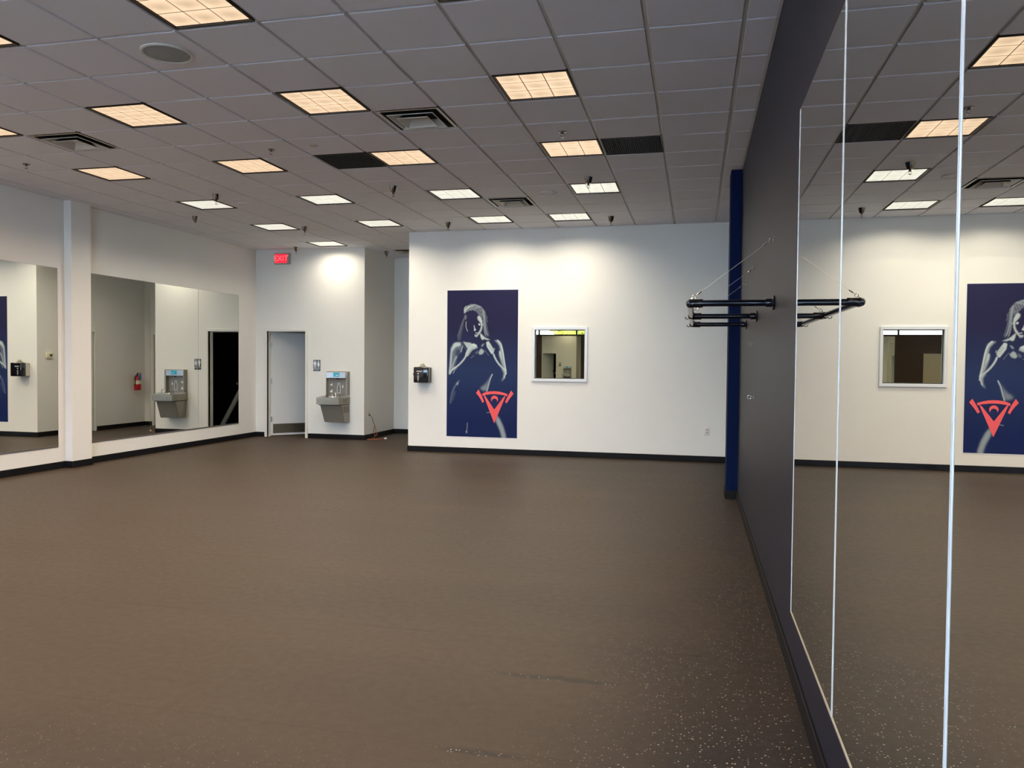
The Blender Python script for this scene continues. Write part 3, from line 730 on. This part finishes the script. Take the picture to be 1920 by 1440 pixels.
    stroke(B([(1330,20),(1335,100),(1305,200)]), 0.7, 0.95, 0.8)
    add(B([(1080,115),(1045,190),(1012,310),(990,440),(940,455),(840,425),(870,360),(930,330),(985,260),(1035,180)]), 0.42, 2.0)
    stroke(B([(1075,130),(1035,220),(1000,360),(975,450)]), 0.9, 0.72, 1.3)
    stroke(B([(425,265),(375,330),(320,430),(285,550),(268,690)]), 0.8, 0.26, 2.6)
    add(B([(380,310),(430,265),(405,345),(385,350)]), 0.75, 0.8)
    stroke(B([(340,480),(300,620)]), 3.0, 0.13, 3.5)
    add(B([(1170,900),(1240,1000),(1300,1130),(1350,1300),(1350,1360),(1270,1360),(1230,1210),(1150,1030),(1150,990)]), 0.58, 1.5)
    add(B([(1150,930),(1175,925),(1170,965),(1150,970)]), 0.9, 0.5)
    stroke(B([(600,1080),(596,1180),(588,1250)]), 0.4, 0.4, 1.4); add(B([(570,1230),(600,1220),(600,1275),(575,1285)]), 0.6, 0.7)
    stroke(B([(980,872),(1040,858)]), 0.6, 0.45, 0.9)
    v = (Y-544.6)/PY
    top, mid, bot = np.array(lin((42, 40, 74))), np.array(lin((44, 58, 98))), np.array(lin((26, 38, 88)))
    vv = v[..., None]
    base_ = np.where(vv < 0.55, top+(mid-top)*np.clip((vv-0.25)/0.3, 0, 1), mid+(bot-mid)*np.clip((vv-0.55)/0.35, 0, 1))
    hi = np.array(lin((212, 224, 222)))
    Lg = np.clip(L, 0, 1)[..., None]**1.45
    return base_*0.8*(1-Lg)+hi*Lg
P0, P1, PZ0, PZ1 = -4.050, -2.837, 0.275, 2.710
post = thing('wall_poster', 'tall navy wall poster of a woman with wrapped fists and red emblem', 'poster', ((P0+P1)/2, YB, 0))
box('paper', MPAPER, (P0-P1)/2-0.012, (P1-P0)/2+0.012, -0.003, 0, PZ0-0.012, PZ1+0.012, post)
img = paint_poster(); hh, ww = img.shape[:2]
gx = np.linspace((P0-P1)/2, (P1-P0)/2, ww+1); gz = np.linspace(PZ1, PZ0, hh+1)
vx, vz = np.meshgrid(gx, gz); verts = np.stack([vx.ravel(), np.full(vx.size, -0.0036), vz.ravel()], 1)
idx = np.arange((ww+1)*(hh+1)).reshape(hh+1, ww+1)
faces = np.stack([idx[:-1, :-1].ravel(), idx[1:, :-1].ravel(), idx[1:, 1:].ravel(), idx[:-1, 1:].ravel()], 1)
me = bpy.data.meshes.new('printed_figure'); me.vertices.add(len(verts)); me.vertices.foreach_set('co', verts.ravel().astype(np.float32))
me.loops.add(faces.size); me.loops.foreach_set('vertex_index', faces.ravel().astype(np.int32)); me.polygons.add(len(faces))
me.polygons.foreach_set('loop_start', (np.arange(len(faces))*4).astype(np.int32)); me.polygons.foreach_set('loop_total', np.full(len(faces), 4, np.int32))
me.update(calc_edges=True)
pad = np.pad(img, ((0, 1), (0, 1), (0, 0)), mode='edge'); ca = me.color_attributes.new('print', 'FLOAT_COLOR', 'POINT')
ca.data.foreach_set('color', np.concatenate([pad, np.ones(pad.shape[:2]+(1,))], 2).ravel().astype(np.float32))
pm = mat('poster_print', (0.1, 0.1, 0.2), 0.6, spec=0.12); at = pm.node_tree.nodes.new('ShaderNodeVertexColor'); at.layer_name = 'print'
pm.node_tree.links.new(at.outputs['Color'], pm.node_tree.nodes['Principled BSDF'].inputs['Base Color']); me.materials.append(pm)
obj('printed_figure', me, pm, post)['label'] = 'printed shadowy figure of a woman with raised wrapped fists'
def PP(x, y):  # lower-half poster drawing units -> poster local metres
    px, py = 820+x/10.29, 690+y/10.29
    return ((P0-P1)/2+(px-838.3)/133.0*(P1-P0), PZ1-(py-544.6)/276.0*(PZ1-PZ0))
bm = N()
def lp(pts): add_prism(bm, [PP(*p) for p in pts], -0.0048, -0.0037)
lp([(810,420),(765,490),(815,550),(855,610),(890,678),(920,655),(895,590),(868,525)])
lp([(1440,430),(1485,492),(1425,570),(1390,620),(1358,677),(1325,655),(1352,590),(1385,525)])
arc_o = [(885,500),(960,466),(1040,453),(1120,449),(1200,453),(1290,474),(1370,500)]; arc_i = [(1360,540),(1290,520),(1200,508),(1120,505),(1040,508),(960,522),(885,540)]
for i in range(6): lp([arc_o[i], arc_o[i+1], arc_i[5-i], arc_i[6-i]])
lp([(905,520),(945,545),(1118,805),(1120,1068)]); lp([(1120,1068),(1118,805),(1295,558),(1338,530)])
n = 14
for i in range(n):
    def co(k): a = math.radians(200-220*k/n); return (1122+68*math.cos(a), 607-72*math.sin(a))
    def ci(k): a = math.radians(206-232*k/n); return (1122+50*math.cos(a), 636-46*math.sin(a))
    lp([co(i), co(i+1), ci(i+1), ci(i)])
obj('red_emblem', bm, MLOGO, post)['label'] = 'coral red triangular emblem with a curved barbell'

# ------------------------------------------------------------------ wipe dispenser
t = thing('wipe_dispenser', 'black wipe dispenser fixed beside the poster on the white wall', 'dispenser', (-4.442, YB, 1.30))
bm = N(); add_box(bm, -.122, .122, -0.10, 0, -.128, .122, 0.006, 2); obj('body', bm, MBLACK, t, True)
bm = N(); add_box(bm, -.131, .129, -0.20, -0.095, -.132, .130, 0.018, 4); obj('front_cover', bm, MBLACKG, t, True)
bm = N(); add_box(bm, -.128, -.119, -0.094, -0.004, -.128, .125, 0.003); obj('side_panel', bm, MGREYPL, t)['label'] = 'light grey side panel'
bm = N(); add_lathe(bm, [(0.075, 0.0), (0.06, 0.012), (0.03, 0.035), (0.026, 0.052), (0.016, 0.060)], 24, Matrix.Translation((0.0, -0.11, 0.128))); obj('top_spout', bm, MSTEEL, t, True)
bm = N(); add_lathe(bm, [(0.016, 0), (0.02, 0.006), (0.02, 0.016), (0.012, 0.02)], 16, Matrix.Translation((-.130, -0.15, 0.01)) @ Matrix.Rotation(-PI/2, 4, 'Y')); obj('lock_knob', bm, MBLACK, t, True)
bm = N()
for k in range(6):
    x = -0.075+0.017*k; add_prism(bm, [(x, .050), (x+.011, .048), (x+.013, .066), (x+.003, .070)], -0.2015, -0.200)
add_prism(bm, [(-.062, .010), (-.030, .010), (-.038, .026), (-.046, .032), (-.054, .026)], -0.2015, -0.200)
for zz, hw_ in ((-.022, .016), (-.060, .013), (-.090, .009)): add_prism(bm, [(-.046-hw_, zz), (-.046+hw_, zz), (-.046+hw_*0.9, zz+.008), (-.046-hw_*0.9, zz+.008)], -0.2015, -0.200)
obj('printed_marks', bm, MPALE, t)
bm = N(); add_prism(bm, [(-.062, -.02), (-.030, -.02), (-.034, -.09), (-.046, -.115), (-.058, -.09)], -0.2008, -0.1995); obj('dispensing_slot', bm, MGREYD, t)

# ------------------------------------------------------------------ drinking fountain with bottle filler
FX, FW = -6.722, 0.225
t = thing('drinking_fountain', 'grey wall drinking fountain with bottle filler and teal screen', 'drinking fountain', (FX, YD, 0))
bm = N()
z0, z1 = 0.855, 1.315
add_box(bm, -FW, FW, -0.035, 0, z0, z1, 0.006, 2)
add_box(bm, -FW, FW, -0.115, -0.03, 1.185, z1, 0.012, 2); add_box(bm, -FW, -FW+0.016, -0.115, -0.03, z0, 1.19, 0.004); add_box(bm, FW-0.034, FW, -0.115, -0.03, z0, 1.19, 0.004)
obj('bottle_filler', bm, MGREYM, t, True)
box('niche', MGREYD, -FW+0.016, FW-0.034, -0.040, -0.033, z0, 1.187, t)
box('header_plate', MALU, -FW+0.008, FW-0.04, -0.1175, -0.114, 1.190, 1.298, t, 0.001)
box('screen', MTEAL, -0.068, 0.062, -0.1215, -0.116, 1.212, 1.293, t, 0.002)
box('screen_text_bar', MWHITE, -0.01, 0.045, -0.1222, -0.1210, 1.238, 1.246, t)
bm = N(); add_lathe(bm, [(0.020, 0.0), (0.018, -0.018), (0.010, -0.028)], 16, Matrix.Translation((0.0, -0.078, 1.187))); obj('spout', bm, MBLACK, t, True)
# printed bottle outline and marks in the niche
bm = N()
def outline(pts, wd):
    for (ax, az), (bx, bz) in zip(pts, pts[1:]):
        d = Vector((bx-ax, bz-az)).normalized(); nx, nz = -d.y*wd, d.x*wd
        add_prism(bm, [(ax+nx, az+nz), (bx+nx, bz+nz), (bx-nx, bz-nz), (ax-nx, az-nz)], -0.0415, -0.0403)
outline([(-0.020, 0.895), (0.045, 0.895), (0.045, 1.02), (0.032, 1.055), (0.030, 1.085), (-0.004, 1.085), (-0.006, 1.055), (-0.020, 1.02), (-0.020, 0.895)], 0.0035)
for zc in (1.055, 0.935):
    add_prism(bm, [(-.175, zc), (-.14, zc+.012), (-.135, zc+.030), (-.122, zc+.028), (-.124, zc-.020), (-.150, zc-.012)], -0.0415, -0.0403)
add_prism(bm, [(-.175, 0.925), (-.115, 0.915), (-.115, 0.905), (-.175, 0.912)], -0.0415, -0.0403)
add_prism(bm, [(.085, 1.0), (.105, 1.0), (.105, 1.035), (.096, 1.055), (.085, 1.035)], -0.0415, -0.0403)
obj('printed_marks', bm, MWHITE, t)
bm = N(); add_lathe(bm, [(0.009, 0), (0.009, 0.004)], 12, Matrix.Translation((0.012, -0.040, 0.985)) @ Matrix.Rotation(PI/2, 4, 'X')); obj('sensor_eye', bm, MBLACK, t, True)
# basin
bm = N()
for x0, x1, y0, y1 in ((-FW-.008, FW+.003, -0.485, -0.43), (-FW-.008, FW+.003, -0.12, 0.0), (-FW-.008, -FW+.025, -0.43, -0.12), (FW-.06, FW+.003, -0.43, -0.12)):
    add_box(bm, x0, x1, y0, y1, 0.695, 0.822)
add_box(bm, -FW, FW, -0.44, -0.1, 0.70, 0.775)
bmesh.ops.remove_doubles(bm, verts=bm.verts, dist=1e-5)
obj('basin', bm, MGREYM, t)
bm = N(); add_hexa(bm, [(-FW, -0.478, 0.80), (FW, -0.478, 0.80), (FW, -0.03, 0.80), (-FW, -0.03, 0.80)], [(-FW, -0.478, 0.822), (FW, -0.478, 0.822), (FW, -0.03, 0.872), (-FW, -0.03, 0.872)]); obj('top_deck', bm, MALU, t)
TILT = Matrix.Translation((-0.03, -0.275, 0.846)) @ Matrix.Rotation(math.atan2(0.05, 0.448), 4, 'X')
bm = N(); add_lathe(bm, [(0.155, 0.001), (0.150, 0.010), (0.138, 0.009), (0.12, 0.004), (0.03, 0.0015), (0.0, 0.0015)], 28, TILT @ Matrix.Scale(1.05, 4, (1, 0, 0)), cap=False)
obj('bowl', bm, MCHROME, t, True)
bm = N(); add_lathe(bm, [(0.055, 0.002), (0.05, 0.010), (0.0, 0.014)], 20, TILT, cap=False); obj('drain_strainer', bm, MCHROME, t, True)
bm = N(); add_lathe(bm, [(0.024, 0.828), (0.022, 0.846), (0.014, 0.852)], 16, Matrix.Translation((0.105, -0.36, 0))); add_tube(bm, [(0.105, -0.36, 0.85), (0.104, -0.36, 0.885), (0.092, -0.345, 0.910), (0.078, -0.33, 0.912)], [0.012, 0.012, 0.013, 0.015], 10)
obj('bubbler', bm, MCHROME, t, True)
box('push_button', MSTEEL, -0.12, 0.07, -0.492, -0.484, 0.730, 0.770, t, 0.003, 2)
box('front_rim', MSTEEL, -FW-.009, FW+.004, -0.488, -0.484, 0.800, 0.822, t, 0.001)
box('shadow_gap', MBLACK, -FW+0.01, FW-0.01, -0.42, -0.02, 0.676, 0.697, t)
bm = N(); add_hexa(bm, [(-FW+.035, -0.24, 0.345), (FW, -0.24, 0.335), (FW, 0, 0.335), (-FW+.035, 0, 0.345)], [(-FW+.01, -0.37, 0.678), (FW, -0.37, 0.678), (FW, 0, 0.678), (-FW+.01, 0, 0.678)])
bmesh.ops.bevel(bm, geom=list(bm.edges), offset=0.008, segments=2, affect='EDGES'); obj('lower_panel', bm, MGREYM, t, True)
bm = N()
for k in range(9): add_box(bm, FW-0.001, FW+0.0025, -0.27+k*0.026, -0.252+k*0.026, 0.53, 0.655)
tag(obj('side_vent', bm, MGREYD, t), kind='stuff')
box('side_badge', MGREYD, FW+0.001, FW+0.005, -0.30, -0.10, 0.715, 0.795, t)

# ------------------------------------------------------------------ restroom sign, exit sign
t = thing('restroom_sign', 'small dark restroom sign with white figures beside the fountain', 'sign', (-7.193, YD, 1.425))
bm = N(); add_box(bm, -.074, .074, -0.008, 0, -.108, .108, 0.003); obj('sign_plate', bm, MSIGN, t)
def circle(cx, cz, r, n=16): return [(cx+r*math.cos(2*PI*k/n), cz+r*math.sin(2*PI*k/n)) for k in range(n)]
def figure(cx, skirt):
    bm = N()
    add_prism(bm, circle(cx, 0.086, 0.0115), -0.0095, -0.008)
    if skirt: add_prism(bm, [(cx-.012, .070), (cx+.012, .070), (cx+.026, .010), (cx+.018, .008), (cx+.010, .040), (cx+.022, -.010), (cx+.010, -.010), (cx+.010, -.050), (cx+.002, -.050), (cx+.002, -.010), (cx-.002, -.010), (cx-.002, -.050), (cx-.010, -.050), (cx-.010, -.010), (cx-.022, -.010), (cx-.010, .040), (cx-.018, .008), (cx-.026, .010)], -0.0095, -0.008)
    else: add_prism(bm, [(cx-.020, .070), (cx+.020, .070), (cx+.024, .062), (cx+.024, .010), (cx+.016, .010), (cx+.014, .050), (cx+.012, -.050), (cx+.002, -.050), (cx, .002), (cx-.002, -.050), (cx-.012, -.050), (cx-.014, .050), (cx-.016, .010), (cx-.024, .010), (cx-.024, .062)], -0.0095, -0.008)
    return obj('pictogram', bm, MWHITE, t)
figure(-0.038, False); figure(0.038, True)
box('divider', MWHITE, -.0025, .0025, -0.0095, -0.008, -.05, .095, t)
text('lettering', 'RESTROOM', 0.026, MWHITE, t, (0, -0.0095, -0.069), (PI/2, 0, 0))
box('braille_strip', MPALE, -.03, .03, -0.0088, -0.008, -.096, -.091, t)
t = thing('exit_sign', 'red glowing exit sign high on the restroom wall', 'sign', (-7.925, YD, 3.512))
bm = N(); add_box(bm, -.165, .165, -0.055, 0, -.108, .108, 0.008, 2); obj('housing', bm, MEXITB, t, True)
box('red_face', MEXITR, -.145, .118, -0.058, -0.054, -.086, .088, t)
text('lettering', 'EXIT', 0.150, MEXITL, t, (-0.012, -0.059, 0.0), (PI/2, 0, 0), 0.0015)

# ------------------------------------------------------------------ outlets, switch, cord, thermostat, extinguisher
def wall_plate(loc, rz, lab, kind):
    t = thing('wall_outlet' if kind == 'outlet' else 'light_switch', lab, 'outlet' if kind == 'outlet' else 'switch', loc, rz)
    bm = N(); add_box(bm, -.040, .040, -0.007, 0, -.062, .062, 0.003, 2); obj('cover_plate', bm, MWPL, t, True)
    if kind == 'outlet':
        for z in (-.022, .022):
            bm = N(); add_box(bm, -.018, .018, -0.0095, -0.006, z-.015, z+.015, 0.003); s = obj('socket', bm, MGREYPL, t)
            bm = N(); add_box(bm, -.009, -.006, -0.0098, -0.009, z-.006, z+.006); add_box(bm, .006, .009, -0.0098, -0.009, z-.006, z+.006); obj('slots', bm, MBLACK, s)
    else:
        box('toggle', MWPL, -.006, .006, -0.018, -0.006, -.012, .012, t, 0.002)
wall_plate((0.186, YB, 0.480), 0, 'white wall outlet low on the poster wall near the dark pillar', 'outlet')
wall_plate((XBUMP, 14.08, 0.49), PI/2, 'white wall outlet with a cord plugged in, in the passage', 'outlet')
wall_plate((XBUMP, 15.20, 1.20), PI/2, 'white blank switch plate up on the passage wall', 'switch')
t = thing('extension_cord', 'orange extension cord hanging from an outlet onto the passage floor', 'cord', (XBUMP, 14.08, 0))
bm = N(); add_box(bm, 0.008, 0.040, -.014, .014, .455, .485, 0.005, 2); obj('plug', bm, MCORDB, t, True)
bm = N(); add_tube(bm, [(0.035, 0, .465), (0.05, .02, .44), (0.045, .09, .40), (0.04, .14, .33), (0.045, .19, .27), (0.04, .225, .235), (0.045, .19, .19), (0.04, .165, .15), (0.05, .17, .10)], 0.0058, 8); obj('upper_cord', bm, MCORDB, t, True)
bm = N(); add_tube(bm, [(0.05, .17, .10), (0.06, .20, .05), (0.05, .17, .012), (0.01+.03, .06, .007), (0.0+.02, -.05, .007), (0.04, -.14, .007), (0.10, -.15, .007), (0.18, -.07, .007), (0.26, .0, .007), (0.31, .05, .012)], 0.005, 8); obj('lower_cord', bm, MORANGE, t, True)
bm = N(); add_tube(bm, [(0.045, .225, .235), (0.05, .25, .18), (0.045, .27, .13), (0.05, .30, .09), (0.06, .28, .05), (0.06, .20, .04)], 0.005, 8); obj('loop_cord', bm, MORANGE, t, True)
bm = N(); add_lathe(bm, [(0.010, 0), (0.017, 0.01), (0.017, 0.05), (0.012, 0.055)], 12, Matrix.Translation((0.31, .05, .014)) @ Matrix.Rotation(math.radians(40), 4, 'Z') @ Matrix.Rotation(PI/2, 4, 'Y')); obj('socket_end', bm, MWPL, t, True)
t = thing('thermostat', 'small ivory thermostat on the passage wall, seen in the mirror', 'thermostat', (XBLK, 12.69, 1.57), -PI/2)
bm = N(); add_box(bm, -.085, .085, -0.03, 0, -.055, .055, 0.01, 2); obj('case', bm, MIVORY, t, True)
box('display', mat('lcd_olive', (0.06, 0.05, 0.03), 0.3), -.05, .01, -0.032, -0.029, -.018, .03, t)
t = thing('fire_extinguisher', 'red fire extinguisher with a blue tag hung in the passage', 'fire extinguisher', (XBLK, 15.06, 0.82), -PI/2)
bm = N(); add_lathe(bm, [(0.0, 0.0), (0.066, 0.0), (0.072, 0.008), (0.072, 0.24), (0.062, 0.285), (0.035, 0.310), (0.022, 0.32), (0.022, 0.335)], 24, Matrix.Translation((0, -0.085, 0))); obj('cylinder_body', bm, MRED, t, True)
bm = N(); add_lathe(bm, [(0.0726, 0.135), (0.0730, 0.14), (0.0730, 0.215), (0.0726, 0.22)], 24, Matrix.Translation((0, -0.085, 0)), cap=False); obj('paper_label', bm, MIVORY, t, True)
bm = N(); add_box(bm, -.014, .014, -0.10, -0.07, .33, .36, 0.003); add_box(bm, -.010, .010, -0.19, -0.07, .375, .385, 0.003); add_box(bm, -.010, .010, -0.17, -0.08, .350, .358, 0.003); add_box(bm, -.010, .010, -0.09, -0.07, .35, .38)
obj('valve_handle', bm, MBLACK, t)
bm = N(); add_tube(bm, [(0.015, -0.085, .345), (0.05, -0.085, .34), (0.078, -0.085, .29), (0.082, -0.085, .20), (0.08, -0.085, .10)], 0.010, 8); obj('hose', bm, MBLACK, t, True)
bm = N(); add_box(bm, -.02, .055, -0.166, -0.162, .22, .36, 0.001); obj('inspection_tag', bm, MBLUE, t)
box('wall_bracket', MALU, -.02, .02, -0.02, 0.0, .10, .32, t)

# ------------------------------------------------------------------ wall-mounted black bars
RZ = 1.912; RX = -0.040; AY = [5.168, 6.572, 7.915]; PR = 0.0205
t = thing('suspension_bar_rack', 'black pipe training bars on three arms stayed by thin wires', 'training bars', (0, 0, 0))
def rot_x(x, y, z): return Matrix.Translation((x, y, z)) @ Matrix.Rotation(PI/2, 4, 'Y')
for i, y in enumerate(AY):
    bm = N(); add_lathe(bm, [(PR, 0), (PR, XR-RX-0.01)], 20, rot_x(RX, y, RZ)); a = obj('arm', bm, MPIPE, t, True)
    bm = N(); add_lathe(bm, [(0.0255, -0.052), (0.0265, -0.048), (0.0265, -0.012), (0.030, -0.010), (0.046, -0.008), (0.046, 0.0)], 24, rot_x(XR-0.002, y, RZ))
    obj('wall_flange', bm, MPIPE, a, True)
    bm = N()
    add_lathe(bm, [(0.0268, 0.006), (0.0268, 0.060), (0.0275, 0.062), (0.0275, 0.078), (0.0215, 0.080)], 20, rot_x(RX, y, RZ), cap=False)
    yy = Matrix.Translation((RX, y, RZ)) @ Matrix.Rotation(-PI/2, 4, 'X')
    if i == 0: add_lathe(bm, [(0.0, -0.030), (0.018, -0.026), (0.0268, -0.010), (0.0268, 0.070), (0.0215, 0.072)], 20, yy, cap=False)
    elif i == 1: add_lathe(bm, [(0.0215, -0.062), (0.0268, -0.060), (0.0268, 0.060), (0.0215, 0.062)], 20, yy, cap=False)
    else: add_lathe(bm, [(0.0215, -0.070), (0.0268, -0.068), (0.0268, 0.010), (0.018, 0.026), (0.0, 0.030)], 20, yy, cap=False)
    obj('elbow_joint' if i != 1 else 'tee_joint', bm, MPIPE, a, True)
    if i:
        bm = N(); add_tube(bm, [(RX-0.012, y-0.062, RZ-0.012), (RX-0.028, y-0.066, RZ-0.026), (RX-0.044, y-0.066, RZ-0.022), (RX-0.050, y-0.066, RZ-0.008)], 0.0035, 8); obj('snap_hook', bm, MPIPE, a, True)
    # stay wire with turnbuckles and eye bolts
    A0 = Vector((RX+0.005, y, RZ+0.028)); A1 = Vector((XR-0.006, y+(0.0, 0.04, 0.05)[i], 2.325)); d = (A1-A0)
    bm = N(); add_tube(bm, [A0+d*0.05, A0+d*0.95], 0.0011, 6); wv = obj('stay_wire', bm, MWIRE, t)
    for f0, f1 in ((0.07, 0.13), (0.86, 0.92)):
        bm = N(); add_tube(bm, [A0+d*f0, A0+d*(f0+0.012), A0+d*(f1-0.012), A0+d*f1], [0.0022, 0.0045, 0.0045, 0.0022], 8); obj('turnbuckle', bm, MCHROME, wv, True)
    for P, dd in ((A0, d), (A1, -d)):
        bm = N(); c = P+dd.normalized()*0.024; u = dd.normalized(); v = u.cross(Vector((0, 1, 0))).normalized()
        add_tube(bm, [c+u*0.011*math.cos(2*PI*k/12)+v*0.011*math.sin(2*PI*k/12) for k in range(13)], 0.0026, 6)
        add_tube(bm, [P, P+dd.normalized()*0.014], 0.003, 6); obj('eye_bolt', bm, MCHROME, wv, True)
bm = N(); add_lathe(bm, [(PR, 0), (PR, AY[2]-AY[0]-0.04)], 20, Matrix.Translation((RX, AY[0]+0.02, RZ)) @ Matrix.Rotation(-PI/2, 4, 'X')); obj('long_bar', bm, MPIPE, t, True)
# small eye hooks on the dark wall under the bars
for (y, z, lab) in ((6.787, 1.247, 'small shiny eye hook low on the dark wall under the bars'), (6.72, 1.690, 'small dull eye hook on the dark wall just under the bars')):
    t = thing('eye_hook', lab, 'hook', (XR, y, z), -PI/2)
    bm = N(); add_lathe(bm, [(0.012, 0), (0.012, 0.003), (0.004, 0.005), (0.004, 0.02)], 12, Matrix.Rotation(PI/2, 4, 'X')); obj('screw_base', bm, MCHROME if z < 1.5 else MCHAND, t, True)
    bm = N(); add_tube(bm, [(0, -0.036+0.016*math.cos(2*PI*k/12), 0.016*math.sin(2*PI*k/12)) for k in range(12)], 0.003, 6); obj('eye', bm, MCHROME if z < 1.5 else MCHAND, t, True)

# ------------------------------------------------------------------ shop front behind the camera (seen only in the mirrors and the window glass)
FZ = 2.56
bm = N()
add_box(bm, XL, -3.30, YF-WT, YF, 0, FZ); add_box(bm, XL, XR, YF-WT, YF, 3.62, ZT); add_box(bm, 0.25, XR, YF-WT, YF, 0, 3.62); add_box(bm, -3.30, 0.25, YF-WT, YF, 0, 0.12)
structure(obj('wall_front', bm, MBROWN), 'dark brown front wall under high windows')
w2 = thing('window_2', 'row of high front windows over the brown wall', None, (0, 0, 0), 0, None, 'structure')
bm = N()
xs = [XL+0.03, -6.95, -5.38, -3.95, -2.55, -1.15, 0.22]
for x in xs: add_box(bm, x-0.03, x+0.03, YF-0.12, YF-0.04, FZ, 3.62)
add_box(bm, XL, XR, YF-0.12, YF-0.02, FZ-0.02, FZ+0.03); add_box(bm, XL, 0.25, YF-0.12, YF-0.02, 3.58, 3.63)
obj('window_frame', bm, MFRAMEB, w2)
for a, b in zip(xs, xs[1:]): box('pane', MGLASS, a+0.03, b-0.03, YF-0.083, YF-0.077, FZ+0.03, 3.58, w2)
w3 = thing('window_3', 'tall shop front glazing behind the camera', None, (0, 0, 0), 0, None, 'structure')
bm = N()
for x in (-3.27, -2.10, -0.94, 0.22): add_box(bm, x-0.03, x+0.03, YF-0.12, YF-0.04, 0.12, FZ-0.02)
add_box(bm, -3.30, 0.25, YF-0.12, YF-0.04, 0.12, 0.18)
obj('window_frame', bm, MFRAMEB, w3)
for a, b in ((-3.24, -2.13), (-2.07, -0.97), (-0.91, 0.19)): box('pane', MGLASS, a, b, YF-0.083, YF-0.077, 0.18, FZ-0.02, w3)
tm = thing('wall_mirror', 'tall mirror on the brown front wall, seen in the small window', 'mirror', (-4.52, YF, 0), PI)
box('mirror_glass', MMIR, -.74, .74, -0.006, 0, 0.3, 2.53, tm); box('bottom_channel', MCHAND, -.74, .74, -0.012, 0, 0.285, 0.302, tm)
t = thing('cream_board', 'pale cream board on the brown front wall, seen in reflections', 'board', (-6.48, YF+0.004, 0), PI)
box('panel', MCREAM, -.33, .33, -0.03, 0, 0.25, 1.93, t, 0.004); box('board_edge', MALU, -.335, .335, -0.02, 0, 1.93, 1.945, t)
structure(box('ground', MCONC, -60, 60, -90, YF-WT, -0.2, -0.05), 'pale concrete ground outside the shop front')
def tree(x, y, h, r, lab, seed):
    rnd = random.Random(seed)
    t = thing('street_tree', lab, 'tree', (x, y, -0.05))
    bm = N(); add_tube(bm, [(0, 0, 0), (0.05, 0, h*0.3), (0.0, 0.05, h*0.6), (0.05, 0, h*0.85)], [0.16, 0.13, 0.09, 0.04], 10)
    for k in range(6):
        a = k*1.05; add_tube(bm, [(0, 0, h*(0.35+0.06*k)), (r*0.35*math.cos(a), r*0.35*math.sin(a), h*(0.5+0.06*k)), (r*0.7*math.cos(a), r*0.7*math.sin(a), h*(0.58+0.06*k))], [0.06, 0.045, 0.02], 6)
    obj('trunk', bm, MBARK, t, True)
    bm = N()
    for k in range(2600):
        th, ph, q = rnd.uniform(0, 2*PI), rnd.uniform(-1, 1), rnd.uniform(0.35, 1)**0.5
        s = math.sqrt(1-ph*ph); c = Vector((r*q*s*math.cos(th), r*q*s*math.sin(th), h*0.66+h*0.36*q*ph))
        u = Vector((rnd.uniform(-1, 1), rnd.uniform(-1, 1), rnd.uniform(-1, 1))).normalized(); v = u.orthogonal().normalized(); l = rnd.uniform(0.2, 0.36)
        vs = [bm.verts.new(c+u*l), bm.verts.new(c+v*l*0.5), bm.verts.new(c-u*l), bm.verts.new(c-v*l*0.5)]; bm.faces.new(vs)
    tag(obj('foliage', bm, MLEAF, t), kind='stuff')
tree(-4.9, -20.0, 6.6, 2.7, 'yellow leafed tree outside, glimpsed in the small window glass', 1)
